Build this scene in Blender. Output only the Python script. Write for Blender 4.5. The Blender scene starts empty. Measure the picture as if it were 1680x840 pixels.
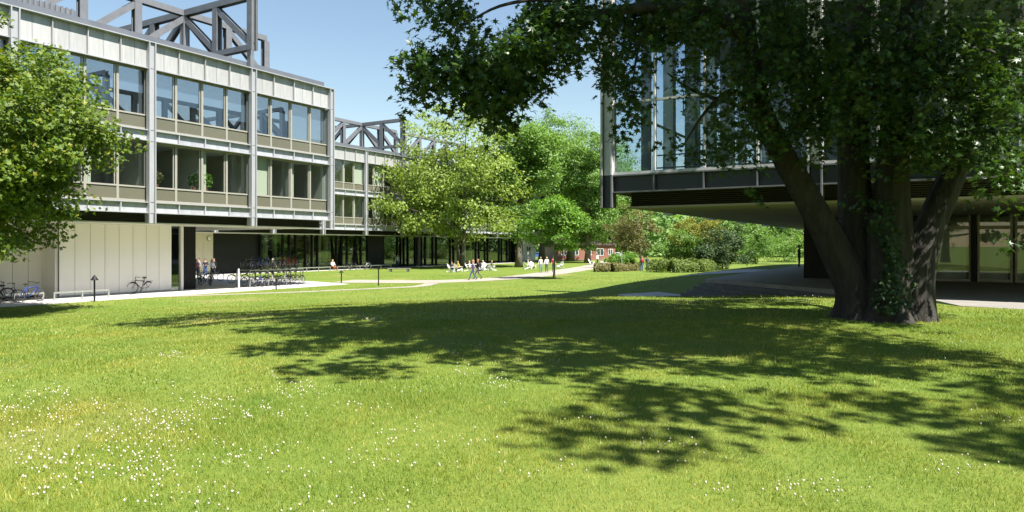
import bpy, bmesh, math, random
import numpy as np
from mathutils import Vector, Matrix

random.seed(7)
rng = np.random.default_rng(11)
R = math.radians
scene = bpy.context.scene
col = scene.collection

# ------------------------------------------------------------------ camera, sky, sun, exposure
TH = R(30.7)                      # the camera looks 30.7 degrees to the left of +Y
FPX, CX0, HY = 1170.0, 840.0, 403.0   # focal length, centre column and horizon row in photo pixels
CAMZ = 3.0
cd = bpy.data.cameras.new('camera')
cam = bpy.data.objects.new('camera', cd)
col.objects.link(cam)
cam.location = (0, 0, CAMZ)
cam.rotation_euler = (math.pi / 2, 0, TH)
cd.sensor_width = 36.0
cd.lens = FPX / 1680.0 * 36.0
cd.shift_y = -(420.0 - HY) / 1680.0
cd.clip_start = 0.1
cd.clip_end = 6000.0
scene.camera = cam

SX, SY = -0.62, 0.12              # shadow displacement per metre of height
sun_vec = Vector((-SX, -SY, 1.0)).normalized()
wd = bpy.data.worlds.new('World')
scene.world = wd
wd.use_nodes = True
wn = wd.node_tree.nodes
wl = wd.node_tree.links
bg = wn['Background']
sky = wn.new('ShaderNodeTexSky')
sky.sky_type = 'NISHITA'
sky.sun_disc = False
sky.sun_elevation = math.asin(sun_vec.z)
sky.sun_rotation = math.atan2(sun_vec.x, sun_vec.y)
sky.air_density = 1.4
sky.dust_density = 0.1
sky.ozone_density = 1.6
wl.new(sky.outputs[0], bg.inputs[0])
bg.inputs[1].default_value = 0.062
sd = bpy.data.lights.new('sun', 'SUN')
sd.energy = 5.0
sd.angle = R(0.55)
sd.color = (1.0, 0.955, 0.88)
sun = bpy.data.objects.new('sun', sd)
col.objects.link(sun)
sun.rotation_euler = (-sun_vec).to_track_quat('-Z', 'Y').to_euler()
sun.location = (20, -10, 60)
scene.view_settings.view_transform = 'Standard'
scene.view_settings.look = 'None'
scene.view_settings.exposure = 1.36
scene.view_settings.gamma = 1.0
scene.view_settings.use_curve_mapping = False
scene.cycles.use_denoising = True
scene.cycles.max_bounces = 8
scene.cycles.transparent_max_bounces = 24
scene.cycles.caustics_reflective = False
scene.cycles.caustics_refractive = False

# ------------------------------------------------------------------ places
CT, ST = math.cos(TH), math.sin(TH)
def W(px, py, d):
    """point d metres in front of the camera along the sight line of photo pixel (px, py)"""
    rx = (px - CX0) / FPX
    return Vector((d * (rx * CT - ST), d * (rx * ST + CT), CAMZ + (HY - py) * d / FPX))
def proj(x, y, z):
    cx = x * CT + y * ST
    cy = -x * ST + y * CT
    return CX0 + FPX * cx / cy, HY - FPX * (z - CAMZ) / cy, cy
def sstep(a, b, x):
    t = np.clip((x - a) / (b - a), 0, 1)
    return t * t * (3 - 2 * t)
def hz(x, y):
    """height of the ground: a low mound under the camera and one behind the right-hand building"""
    x = np.asarray(x, float); y = np.asarray(y, float)
    z1 = 1.36 * (1 - sstep(13, 42, np.hypot(x - 6, y - 10)))
    z1 = z1 - 0.30 * np.exp(-((x + 11.6) ** 2 + (y - 32.4) ** 2) / 11.0)
    z2 = 1.3 * (1 - sstep(14, 26, np.hypot(x - 3, np.maximum(54 - y, 0))))
    z = np.maximum(z1, z2)
    z = z + 0.035 * np.sin(x * 0.9 + 1.3) * np.sin(y * 0.7) * (1 - sstep(25, 40, np.hypot(x, y)))
    return z
def hf(x, y):
    return float(hz(x, y))
def G(px, py):
    """where the sight line of a photo pixel meets the ground"""
    d = 3.0
    while d < 400:
        p = W(px, py, d)
        if p.z <= hf(p.x, p.y):
            break
        d += 0.1
    p.z = hf(p.x, p.y)
    return p

# ------------------------------------------------------------------ materials
MATS = {}
def mat(name, c, rough=0.6, metal=0.0, var=0.12, scale=3.0, bump=0.0, stretch=(1, 1, 1), spec=0.5,
        c2=None, per_obj=0.0, bscale=None, coord='Object', transl=0.0, detail=5.0):
    if name in MATS:
        return MATS[name]
    m = bpy.data.materials.new(name)
    m.use_nodes = True
    n, l = m.node_tree.nodes, m.node_tree.links
    p = n['Principled BSDF']
    p.inputs['Roughness'].default_value = rough
    p.inputs['Metallic'].default_value = metal
    p.inputs['Specular IOR Level'].default_value = spec
    tc = n.new('ShaderNodeTexCoord')
    mp = n.new('ShaderNodeMapping')
    mp.inputs['Scale'].default_value = stretch
    l.new(tc.outputs[coord], mp.inputs[0])
    nz = n.new('ShaderNodeTexNoise')
    nz.inputs['Scale'].default_value = scale
    nz.inputs['Detail'].default_value = detail
    nz.inputs['Roughness'].default_value = 0.65
    l.new(mp.outputs[0], nz.inputs[0])
    cr = n.new('ShaderNodeValToRGB')
    cr.color_ramp.elements[0].position = 0.3
    cr.color_ramp.elements[1].position = 0.7
    lo = [max(0, v * (1 - var)) for v in c]
    hi = [min(1, v * (1 + var)) for v in (c2 or c)]
    cr.color_ramp.elements[0].color = (*lo, 1)
    cr.color_ramp.elements[1].color = (*hi, 1)
    l.new(nz.outputs['Fac'], cr.inputs[0])
    out = cr.outputs[0]
    if per_obj:
        oi = n.new('ShaderNodeObjectInfo')
        mr = n.new('ShaderNodeMapRange')
        mr.inputs['To Min'].default_value = 1 - per_obj
        mr.inputs['To Max'].default_value = 1 + per_obj
        l.new(oi.outputs['Random'], mr.inputs[0])
        mx = n.new('ShaderNodeVectorMath'); mx.operation = 'SCALE'
        l.new(out, mx.inputs[0]); l.new(mr.outputs[0], mx.inputs['Scale'])
        out = mx.outputs[0]
    l.new(out, p.inputs['Base Color'])
    if bump:
        bz = n.new('ShaderNodeTexNoise')
        bz.inputs['Scale'].default_value = bscale or scale * 4
        bz.inputs['Detail'].default_value = 6
        l.new(mp.outputs[0], bz.inputs[0])
        bn = n.new('ShaderNodeBump')
        bn.inputs['Strength'].default_value = bump
        bn.inputs['Distance'].default_value = 0.05
        l.new(bz.outputs['Fac'], bn.inputs['Height'])
        l.new(bn.outputs[0], p.inputs['Normal'])
    MATS[name] = m
    return m

def leaf_mat(name, c1, c2, c3=None, transl=0.35, rough=0.55, under=None):
    """leaves: colour differs from leaf to leaf, light comes through"""
    m = bpy.data.materials.new(name)
    m.use_nodes = True
    n, l = m.node_tree.nodes, m.node_tree.links
    p = n['Principled BSDF']
    g = n.new('ShaderNodeNewGeometry')
    cr = n.new('ShaderNodeValToRGB')
    cr.color_ramp.elements[0].color = (*c1, 1)
    cr.color_ramp.elements[1].color = (*c2, 1)
    if c3:
        e = cr.color_ramp.elements.new(0.93)
        e.color = (*c2, 1)
        cr.color_ramp.elements[2].color = (*c3, 1)
    l.new(g.outputs['Random Per Island'], cr.inputs[0])
    out = cr.outputs[0]
    if under:
        mx = n.new('ShaderNodeMix'); mx.data_type = 'RGBA'
        l.new(g.outputs['Backfacing'], mx.inputs[0])
        l.new(out, mx.inputs[6]); mx.inputs[7].default_value = (*under, 1)
        out = mx.outputs[2]
    l.new(out, p.inputs['Base Color'])
    p.inputs['Roughness'].default_value = rough
    p.inputs['Specular IOR Level'].default_value = 0.4
    t = n.new('ShaderNodeBsdfTranslucent')
    br = n.new('ShaderNodeVectorMath'); br.operation = 'MULTIPLY'
    br.inputs[1].default_value = (1.5, 1.5, 0.6)
    l.new(cr.outputs[0], br.inputs[0])
    l.new(br.outputs[0], t.inputs['Color'])
    ms = n.new('ShaderNodeMixShader')
    ms.inputs[0].default_value = transl
    l.new(p.outputs[0], ms.inputs[1]); l.new(t.outputs[0], ms.inputs[2])
    l.new(ms.outputs[0], n['Material Output'].inputs['Surface'])
    MATS[name] = m
    return m

def glass_mat(name, tint, refl=0.10, rough=0.0):
    m = bpy.data.materials.new(name)
    m.use_nodes = True
    n, l = m.node_tree.nodes, m.node_tree.links
    n.remove(n['Principled BSDF'])
    tr = n.new('ShaderNodeBsdfTransparent'); tr.inputs[0].default_value = (*tint, 1)
    gl = n.new('ShaderNodeBsdfGlossy'); gl.inputs['Roughness'].default_value = rough
    gl.inputs['Color'].default_value = (0.93, 0.96, 1, 1)
    lw = n.new('ShaderNodeLayerWeight'); lw.inputs['Blend'].default_value = 0.5
    fr = n.new('ShaderNodeMath'); fr.operation = 'POWER'; fr.inputs[1].default_value = 5.0
    l.new(lw.outputs['Facing'], fr.inputs[0])
    ad = n.new('ShaderNodeMath'); ad.operation = 'MULTIPLY_ADD'; ad.use_clamp = True
    ad.inputs[1].default_value = 0.9; ad.inputs[2].default_value = refl
    l.new(fr.outputs[0], ad.inputs[0])
    # very slight waviness of the panes
    tc = n.new('ShaderNodeTexCoord'); nz = n.new('ShaderNodeTexNoise'); nz.inputs['Scale'].default_value = 0.7
    l.new(tc.outputs['Object'], nz.inputs[0])
    bn = n.new('ShaderNodeBump'); bn.inputs['Strength'].default_value = 0.02
    l.new(nz.outputs['Fac'], bn.inputs['Height']); l.new(bn.outputs[0], gl.inputs['Normal'])
    ms = n.new('ShaderNodeMixShader')
    l.new(ad.outputs[0], ms.inputs[0]); l.new(tr.outputs[0], ms.inputs[1]); l.new(gl.outputs[0], ms.inputs[2])
    l.new(ms.outputs[0], n['Material Output'].inputs['Surface'])
    MATS[name] = m
    return m

M_GALV = mat('galvanised_panel', (0.40, 0.41, 0.43), 0.5, 0.15, var=0.24, scale=1.6, stretch=(1, 1.3, 0.25), per_obj=0.10, bump=0.03)
M_PARA = mat('weathered_pale_panel', (0.37, 0.37, 0.365), 0.6, 0.1, var=0.20, scale=2.6, stretch=(1, 2.0, 0.14), per_obj=0.10, bump=0.02)
M_STEEL = mat('grey_painted_steel', (0.155, 0.16, 0.172), 0.5, 0.1, var=0.14, scale=1.5)
M_LSTEEL = mat('light_grey_steel', (0.37, 0.38, 0.395), 0.5, 0.2, var=0.12, scale=1.5, stretch=(1, 1, 0.3))
M_HCOL = mat('pale_hall_steel', (0.52, 0.52, 0.51), 0.5, 0.1, var=0.1, scale=1.5)
M_COPING = mat('slate_grey_metal', (0.13, 0.14, 0.16), 0.5, 0.2, var=0.1, scale=0.8)
M_OLIVE = mat('olive_spandrel_glass', (0.125, 0.122, 0.088), 0.22, 0.0, var=0.06, scale=0.8, per_obj=0.06)
M_FRAME = mat('beige_grey_frame', (0.33, 0.315, 0.27), 0.5, 0.1, var=0.08, scale=2)
M_LOUVRE = mat('dark_louvre', (0.035, 0.03, 0.026), 0.6, 0.0, var=0.3, scale=2.0, stretch=(1, 1, 25))
M_SOFFIT = mat('cream_soffit', (0.60, 0.57, 0.50), 0.7, var=0.05, scale=1)
M_WHITE = mat('white_wall_panel', (0.84, 0.80, 0.775), 0.55, var=0.05, scale=0.7, stretch=(1, 1, 0.4), per_obj=0.02)
M_CREAM = mat('cream_wall_panel', (0.62, 0.56, 0.42), 0.6, var=0.05, scale=1)
M_BLACK = mat('black_steel', (0.010, 0.010, 0.011), 0.5, 0.0, var=0.3, scale=2, spec=0.25)
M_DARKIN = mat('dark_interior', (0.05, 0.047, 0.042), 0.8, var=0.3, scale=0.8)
M_INT = mat('office_wall', (0.42, 0.40, 0.36), 0.8, var=0.08, scale=0.7)
M_CEIL = mat('office_ceiling', (0.5, 0.49, 0.45), 0.8, var=0.05, scale=1)
M_BLIND = mat('roller_blind', (0.15, 0.21, 0.31), 0.8, var=0.05, scale=2, stretch=(1, 6, 0.2))
M_CURT = mat('cream_curtain', (0.66, 0.64, 0.54), 0.8, var=0.08, scale=3, stretch=(1, 8, 0.1))
M_GLASS = glass_mat('window_glass', (0.86, 0.90, 0.88), 0.07)
M_GLASSU = glass_mat('coated_window_glass', (0.86, 0.90, 0.90), 0.24)
M_GLASSG = glass_mat('ground_floor_glass', (0.80, 0.88, 0.82), 0.11)
M_GLASSB = glass_mat('hall_glass', (0.90, 0.95, 0.985), 0.04)
M_NAVY = mat('blue_black_panel', (0.030, 0.036, 0.048), 0.45, 0.2, var=0.15, scale=1)
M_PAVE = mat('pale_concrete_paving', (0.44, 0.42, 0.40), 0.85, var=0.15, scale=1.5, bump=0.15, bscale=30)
M_GRAVEL = mat('gravel_path', (0.31, 0.27, 0.225), 0.9, var=0.2, scale=6, bump=0.4, bscale=60)
M_STONE = mat('grey_stone_step', (0.12, 0.118, 0.115), 0.8, var=0.3, scale=2.5, bump=0.3, bscale=14, per_obj=0.1)
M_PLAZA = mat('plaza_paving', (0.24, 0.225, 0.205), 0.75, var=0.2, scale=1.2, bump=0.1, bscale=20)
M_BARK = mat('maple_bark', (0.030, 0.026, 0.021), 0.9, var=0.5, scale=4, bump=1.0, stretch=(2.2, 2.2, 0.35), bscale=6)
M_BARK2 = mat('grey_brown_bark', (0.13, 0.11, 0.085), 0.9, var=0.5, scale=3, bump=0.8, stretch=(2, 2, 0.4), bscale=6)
M_CHAIR = mat('white_painted_wood', (0.78, 0.78, 0.75), 0.5, var=0.05, scale=4)
M_RAIL = mat('brushed_steel', (0.5, 0.5, 0.5), 0.35, 0.7, var=0.1, scale=5)
M_TYRE = mat('rubber', (0.012, 0.012, 0.012), 0.8, var=0.2, scale=9)
M_CHROME = mat('chrome', (0.55, 0.55, 0.56), 0.25, 0.9, var=0.05, scale=5)

# ------------------------------------------------------------------ mesh building
def tag(o, label=None, cat=None, group=None, kind=None):
    if label: o['label'] = label
    if cat: o['category'] = cat
    if group: o['group'] = group
    if kind: o['kind'] = kind
    return o
def empty(name, loc=(0, 0, 0), rz=0.0):
    o = bpy.data.objects.new(name, None)
    o.empty_display_size = 0.3
    col.objects.link(o)
    o.location = loc
    o.rotation_euler = (0, 0, rz)
    return o
def obj(name, me, parent=None, loc=(0, 0, 0), rot=(0, 0, 0)):
    o = bpy.data.objects.new(name, me)
    col.objects.link(o)
    o.location = loc
    o.rotation_euler = rot
    if parent is not None:
        o.parent = parent
    return o
class MB:
    def __init__(s):
        s.v = []; s.f = []; s.m = []
    def add(s, vs, fs, mi=0):
        b = len(s.v)
        s.v += [tuple(q) for q in vs]
        s.f += [tuple(i + b for i in f) for f in fs]
        s.m += [mi] * len(fs)
        return s
    def box(s, x0, x1, y0, y1, z0, z1, mi=0):
        vs = [(x0, y0, z0), (x1, y0, z0), (x1, y1, z0), (x0, y1, z0), (x0, y0, z1), (x1, y0, z1), (x1, y1, z1), (x0, y1, z1)]
        return s.add(vs, [(0, 3, 2, 1), (4, 5, 6, 7), (0, 1, 5, 4), (1, 2, 6, 5), (2, 3, 7, 6), (3, 0, 4, 7)], mi)
    def obox(s, p, q, nrm, a0, a1, b0, b1, mi=0):
        """box from p to q; nrm = direction of axis b, a = along x nrm"""
        p = Vector(p); q = Vector(q)
        t = (q - p).normalized(); b = Vector(nrm); b = (b - t * b.dot(t)).normalized(); a = t.cross(b)
        vs = []
        for c in (p, q):
            for (u, w) in ((a0, b0), (a1, b0), (a1, b1), (a0, b1)):
                vs.append(c + a * u + b * w)
        return s.add(vs, [(0, 3, 2, 1), (4, 5, 6, 7), (0, 1, 5, 4), (1, 2, 6, 5), (2, 3, 7, 6), (3, 0, 4, 7)], mi)
    def ibeam(s, p, q, nrm, w=0.5, h=0.42, t=0.07, mi=0):
        """I section: two flanges facing +nrm and -nrm, a web between"""
        s.obox(p, q, nrm, -w / 2, w / 2, h / 2 - t, h / 2, mi)
        s.obox(p, q, nrm, -w / 2, w / 2, -h / 2, -h / 2 + t, mi)
        s.obox(p, q, nrm, -t / 2, t / 2, -h / 2 + t, h / 2 - t, mi)
        return s
    def tube(s, pts, rad, n=8, mi=0, cap=True):
        pts = [Vector(p) for p in pts]
        if not hasattr(rad, '__len__'): rad = [rad] * len(pts)
        rings = []
        up = None
        for i, p in enumerate(pts):
            t = (pts[min(i + 1, len(pts) - 1)] - pts[max(i - 1, 0)]).normalized()
            if up is None:
                up = Vector((1, 0, 0)) if abs(t.z) > 0.8 else Vector((0, 0, 1))
            a = (up - t * up.dot(t))
            a = a.normalized() if a.length > 1e-6 else t.orthogonal().normalized()
            b = t.cross(a); up = a
            rings.append([p + (a * math.cos(2 * math.pi * k / n) + b * math.sin(2 * math.pi * k / n)) * rad[i] for k in range(n)])
        vs = [v for r in rings for v in r]
        fs = []
        for i in range(len(pts) - 1):
            for k in range(n):
                fs.append((i * n + k, i * n + (k + 1) % n, (i + 1) * n + (k + 1) % n, (i + 1) * n + k))
        if cap:
            fs.append(tuple(range(n - 1, -1, -1)))
            fs.append(tuple((len(pts) - 1) * n + k for k in range(n)))
        return s.add(vs, fs, mi)
    def ring(s, c, axis, r, rt, n=24, k=6, mi=0):
        c = Vector(c); ax = Vector(axis).normalized(); a = ax.orthogonal().normalized(); b = ax.cross(a)
        vs = []; fs = []
        for i in range(n):
            d = a * math.cos(2 * math.pi * i / n) + b * math.sin(2 * math.pi * i / n)
            for j in range(k):
                ph = 2 * math.pi * j / k
                vs.append(c + d * (r + rt * math.cos(ph)) + ax * rt * math.sin(ph))
        for i in range(n):
            for j in range(k):
                fs.append((i * k + j, ((i + 1) % n) * k + j, ((i + 1) % n) * k + (j + 1) % k, i * k + (j + 1) % k))
        return s.add(vs, fs, mi)
    def ell(s, c, r, n=10, m=7, mi=0, zmin=-1.0):
        vs = []; fs = []
        for j in range(m + 1):
            ph = -math.pi / 2 + math.pi * j / m
            zz = max(math.sin(ph), zmin)
            rr = math.cos(ph) if zz > zmin else math.sqrt(max(0, 1 - zmin * zmin))
            for i in range(n):
                a = 2 * math.pi * i / n
                vs.append((c[0] + r[0] * rr * math.cos(a), c[1] + r[1] * rr * math.sin(a), c[2] + r[2] * zz))
        for j in range(m):
            for i in range(n):
                fs.append((j * n + i, j * n + (i + 1) % n, (j + 1) * n + (i + 1) % n, (j + 1) * n + i))
        return s.add(vs, fs, mi)
    def mesh(s, name, mats, smooth=False):
        me = bpy.data.meshes.new(name)
        me.from_pydata(s.v, [], s.f)
        for m in (mats if isinstance(mats, (list, tuple)) else [mats]):
            me.materials.append(m)
        if any(s.m):
            me.polygons.foreach_set('material_index', s.m)
        if smooth:
            me.polygons.foreach_set('use_smooth', [True] * len(s.f))
        me.update()
        return me
    def build(s, name, mats, parent=None, loc=(0, 0, 0), rot=(0, 0, 0), smooth=False):
        return obj(name, s.mesh(name, mats, smooth), parent, loc, rot)
_bc = {}
def bxm(sx, sy, sz, m):
    """shared box mesh: x -sx/2..sx/2, y likewise, z 0..sz"""
    k = (round(sx, 3), round(sy, 3), round(sz, 3), m.name)
    if k not in _bc:
        _bc[k] = MB().box(-sx / 2, sx / 2, -sy / 2, sy / 2, 0, sz).mesh('box', m)
    return _bc[k]
def copy_tree(o, parent=None):
    c = o.copy()
    col.objects.link(c)
    c.parent = parent
    for ch in o.children:
        copy_tree(ch, c)
    return c
def np_mesh(name, V, F, mats, smooth=False):
    """V (n,3) array, F (m,k) array of one polygon size"""
    me = bpy.data.meshes.new(name)
    n, (m, k) = len(V), F.shape
    me.vertices.add(n); me.vertices.foreach_set('co', np.ascontiguousarray(V, np.float32).ravel())
    me.loops.add(m * k); me.loops.foreach_set('vertex_index', np.ascontiguousarray(F, np.int32).ravel())
    me.polygons.add(m)
    me.polygons.foreach_set('loop_start', np.arange(0, m * k, k, dtype=np.int32))
    if smooth:
        me.polygons.foreach_set('use_smooth', np.ones(m, bool))
    for mm in (mats if isinstance(mats, (list, tuple)) else [mats]):
        me.materials.append(mm)
    me.update(calc_edges=True)
    return me

# ------------------------------------------------------------------ ground
def lawn_material():
    m = bpy.data.materials.new('lawn_grass')
    m.use_nodes = True
    n, l = m.node_tree.nodes, m.node_tree.links
    p = n['Principled BSDF']; p.inputs['Roughness'].default_value = 0.9
    p.inputs['Specular IOR Level'].default_value = 0.15
    tc = n.new('ShaderNodeTexCoord')
    def noise(sc, det=4):
        z = n.new('ShaderNodeTexNoise'); z.inputs['Scale'].default_value = sc; z.inputs['Detail'].default_value = det
        z.inputs['Roughness'].default_value = 0.6
        l.new(tc.outputs['Object'], z.inputs[0]); return z
    def ramp(src, p0, c0, p1, c1):
        r = n.new('ShaderNodeValToRGB'); e = r.color_ramp.elements
        e[0].position = p0; e[0].color = (*c0, 1); e[1].position = p1; e[1].color = (*c1, 1)
        l.new(src.outputs['Fac'], r.inputs[0]); return r
    def mix(f, a, b, mode='MIX'):
        x = n.new('ShaderNodeMix'); x.data_type = 'RGBA'; x.blend_type = mode
        if isinstance(f, float): x.inputs[0].default_value = f
        else: l.new(f, x.inputs[0])
        l.new(a, x.inputs[6]); l.new(b, x.inputs[7]); return x.outputs[2]
    base = ramp(noise(0.22, 6), 0.35, (0.085, 0.15, 0.018), 0.68, (0.175, 0.20, 0.04))
    fine = ramp(noise(9.0, 6), 0.3, (0.07, 0.135, 0.016), 0.75, (0.21, 0.245, 0.05))
    c = mix(0.45, base.outputs[0], fine.outputs[0])
    dry = ramp(noise(0.13, 5), 0.60, (0, 0, 0), 0.74, (1, 1, 1))
    dryc = ramp(noise(4.0, 4), 0.3, (0.23, 0.20, 0.075), 0.7, (0.31, 0.27, 0.12))
    c = mix(dry.outputs[0], c, dryc.outputs[0])
    l.new(c, p.inputs['Base Color'])
    bz = noise(38.0, 5)
    bn = n.new('ShaderNodeBump'); bn.inputs['Strength'].default_value = 0.6; bn.inputs['Distance'].default_value = 0.04
    l.new(bz.outputs['Fac'], bn.inputs['Height']); l.new(bn.outputs[0], p.inputs['Normal'])
    return m
M_LAWN = lawn_material()
def axis(c0, c1, step, far):
    mid = np.arange(c0, c1 + step, step)
    g = step * 1.35 ** np.arange(1, 60); s = np.cumsum(g); s = s[s < far]
    return np.concatenate([(c0 - s)[::-1], mid, c1 + s])
gx, gy = axis(-48, 22, 0.7, 2500), axis(-8, 62, 0.7, 2500)
XX, YY = np.meshgrid(gx, gy)
VV = np.stack([XX, YY, hz(XX, YY)], -1).reshape(-1, 3)
nx, ny = len(gx), len(gy)
ii = (np.arange(ny - 1)[:, None] * nx + np.arange(nx - 1)[None]).ravel()
o = obj('lawn', np_mesh('lawn', VV, np.stack([ii, ii + 1, ii + nx + 1, ii + nx], -1), M_LAWN, True))
tag(o, 'mown green lawn sloping down from the viewer towards the buildings', 'lawn', kind='structure')

def strip(name, pts, width, m, label, cat, dz=0.014, step=0.6, across=8):
    pts = [Vector((p[0], p[1], 0)) for p in pts]
    if not hasattr(width, '__len__'): width = [width] * len(pts)
    P = []; Wd = []
    for i in range(len(pts) - 1):
        k = max(1, int((pts[i + 1] - pts[i]).length / step))
        p0 = pts[max(i - 1, 0)]; p1 = pts[i]; p2 = pts[i + 1]; p3 = pts[min(i + 2, len(pts) - 1)]
        for j in range(k):
            t = j / k
            P.append(0.5 * ((2 * p1) + (p2 - p0) * t + (2 * p0 - 5 * p1 + 4 * p2 - p3) * t * t + (3 * p1 - p0 - 3 * p2 + p3) * t ** 3))
            Wd.append(width[i] * (1 - t) + width[i + 1] * t)
    P.append(pts[-1]); Wd.append(width[-1])
    V = []; F = []
    for i, p in enumerate(P):
        t = (P[min(i + 1, len(P) - 1)] - P[max(i - 1, 0)]).normalized()
        s = Vector((t.y, -t.x, 0))
        wob = 1 + 0.08 * math.sin(i * 0.9) * math.sin(i * 0.37)
        for j in range(across + 1):
            q = p + s * Wd[i] * wob * (j / across - 0.5)
            V.append((q.x, q.y, hf(q.x, q.y) + dz))
    for i in range(len(P) - 1):
        for j in range(across):
            a = i * (across + 1) + j
            F.append((a, a + across + 1, a + across + 2, a + 1))
    me = bpy.data.meshes.new(name); me.from_pydata(V, [], F); me.materials.append(m); me.update()
    return tag(obj(name, me), label, cat, kind='structure')
# the strip beside the left-hand building and the floor of the passage below it
def slab(name, poly, z0, z1, m, label, cat):
    b = MB(); k = len(poly)
    b.add([(x, y, z1) for x, y in poly] + [(x, y, z0) for x, y in poly],
          [tuple(range(k))] + [((i + 1) % k, i, i + k, (i + 1) % k + k) for i in range(k)])
    return tag(b.build(name, m), label, cat, kind='structure')
slab('pavement', [(-39.1, -30), (-39.1, 41.2), (-61.5, 47.2), (-66, 47.2), (-66, 28), (-49, -30)], -0.3, 0.016, M_PAVE,
     'pale concrete pavement along the left building and through the passage below it', 'pavement')
slab('pavement', [(-62.6, 47.2), (-62.6, 116), (-66, 116), (-66, 47.2)], -0.3, 0.012, M_PAVE,
     'narrow pale pavement in front of the glazed ground floor of the middle building', 'pavement')
strip('path', [(-43, 44.4), (-40, 45.6), (-36.6, 47.3), (-34.6, 51), (-34.0, 58), (-35.6, 67), (-37.6, 76), (-42.4, 95), (-50, 118)],
      [4.5, 4.8, 4.6, 3.8, 3.4, 3.6, 3.8, 4, 4], M_GRAVEL, 'pale gravel path winding past the trees to the far lawn', 'path')
strip('path', [(-39.0, 25.5), (-37.6, 28.4), (-35.4, 32.6), (-33.6, 38.2), (-32.8, 41.6), (-34.4, 45.6)], [0.8, 0.8, 0.8, 0.8, 1.0, 1.2], M_GRAVEL,
      'thin worn gravel path branching off towards the left pavement', 'path', dz=0.010)

WORN = []
def worn(pxs, width, label):        # places where the blades grow thinner
    pts = [G(*q) for q in pxs]
    WORN.append(([(p.x, p.y) for p in pts], max(width) / 2))
worn([(690, 513), (780, 512), (870, 509), (980, 511), (1060, 514)], [0.1, 0.9, 1.3, 1.0, 0.1], 'long dry worn patch of turf in the middle of the lawn')
worn([(800, 497), (860, 490), (930, 486)], [0.1, 1.1, 0.1], 'dry worn patch of turf at the front of the hall shadow')
worn([(1345, 692), (1385, 702), (1425, 700)], [0.05, 0.28, 0.05], 'small bare patch of soil in the sunny lawn at lower right')
worn([(1215, 664), (1240, 668), (1262, 670)], [0.05, 0.2, 0.05], 'tiny bare patch of soil at the edge of the tree shade')
strip('path', [(-9.75, 49.7), (-12, 49.9), (-15.5, 50.6)], [5.5, 5.0, 2.2], M_PAVE, 'pale paved path leaving the plaza behind the stone steps', 'path', dz=0.02)
# ------------------------------------------------------------------ the steel and glass buildings
B = 7.25; MOD = B / 4; DEPTH = 3 * B
ZS, ZB, ST_H = 4.3, 4.90, 4.23          # soffit, underside of the lowest band, storey height
ZP = ZB + 2 * ST_H                      # underside of the parapet panels
ZT = ZP + 1.60
def column_mesh():
    b = MB()
    b.box(-0.06, 0.13, -0.15, 0.15, ZB, ZT)
    for s in (-1, 1):
        b.box(0.131, 0.26, s * 0.185 - 0.028, s * 0.185 + 0.028, ZB - 0.6, ZT)
        b.box(-0.06, 0.131, s * 0.185 - 0.028, s * 0.185 + 0.028, ZB, ZT)
    b.obox((-0.35, 0, ZS + 0.02), (0.13, 0, ZS + 0.02), (0, 0, 1), -0.12, 0.12, 0, 0.57)
    return b.mesh('column', M_LSTEEL)
def band_mesh(h, split=False, m=None):
    b = MB(); w = MOD - 0.04
    if split:
        b.box(-0.12, -0.06, -w / 2, -0.02, 0.05, h - 0.05)
        b.box(-0.12, -0.06, 0.0, w / 2, 0.05, h - 0.05)
    else:
        b.box(-0.12, -0.06, -w / 2, w / 2, 0.05, h - 0.05)
    b.box(-0.058, 0.11, -MOD / 2 - 0.02, -MOD / 2 + 0.02, 0.05, h - 0.05)
    return b.mesh('band_panel', m)
def window_mesh():
    b = MB(); h = MOD / 2
    x0, x1 = -0.34, -0.22
    for s in (-1, 1):
        b.box(x0, x1, s * h - 0.035 * s - 0.032, s * h - 0.035 * s + 0.032, 0.66, ST_H)
    for z0, z1 in ((0.66, 0.80), (1.50, 1.59), (4.14, ST_H)):
        b.box(x0, x1 - 0.004, -h + 0.068, h - 0.068, z0, z1)
    b.box(x0, x1 - 0.02, h - 0.19, h - 0.15, 1.59, 4.14)
    return b.mesh('window', M_FRAME)
ME_COL = column_mesh()
ME_BAND = band_mesh(0.66, False, M_GALV)
ME_PARA = [band_mesh(1.60, s, M_PARA) for s in (False, True)]
ME_WIN = window_mesh()
ME_PANE = MB().box(-0.29, -0.282, -MOD / 2 + 0.068, MOD / 2 - 0.068, 1.59, 4.14).mesh('pane', M_GLASS)
ME_PANEU = MB().box(-0.29, -0.282, -MOD / 2 + 0.068, MOD / 2 - 0.068, 1.59, 4.14).mesh('pane', M_GLASSU)
ME_SPAN = MB().box(-0.30, -0.27, -MOD / 2 + 0.068, MOD / 2 - 0.068, 0.80, 1.50).mesh('spandrel_panel', M_OLIVE)
def blind_mesh(fr, m):
    t = 4.14 - 2.55 * fr
    b = MB().box(-0.44, -0.43, -MOD / 2 + 0.10, MOD / 2 - 0.10, t, 4.14)
    b.box(-0.45, -0.42, -MOD / 2 + 0.10, MOD / 2 - 0.10, t - 0.03, t - 0.001)
    return b.mesh('roller_blind', m)
ME_BL = {f: blind_mesh(f, M_BLIND) for f in (0.35, 0.5, 0.62, 0.75, 0.88, 0.98)}
ME_CU = {f: blind_mesh(f, M_CURT) for f in (0.98,)}
def curtain_strip():
    b = MB()
    for k in range(7):
        y = -MOD / 2 + 0.12 + k * 0.045
        b.box(-0.50 + 0.03 * (k % 2), -0.46 + 0.03 * (k % 2), y, y + 0.045, 1.6, 4.13)
    return b.mesh('curtain', M_CURT)
ME_CS = curtain_strip()

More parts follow.
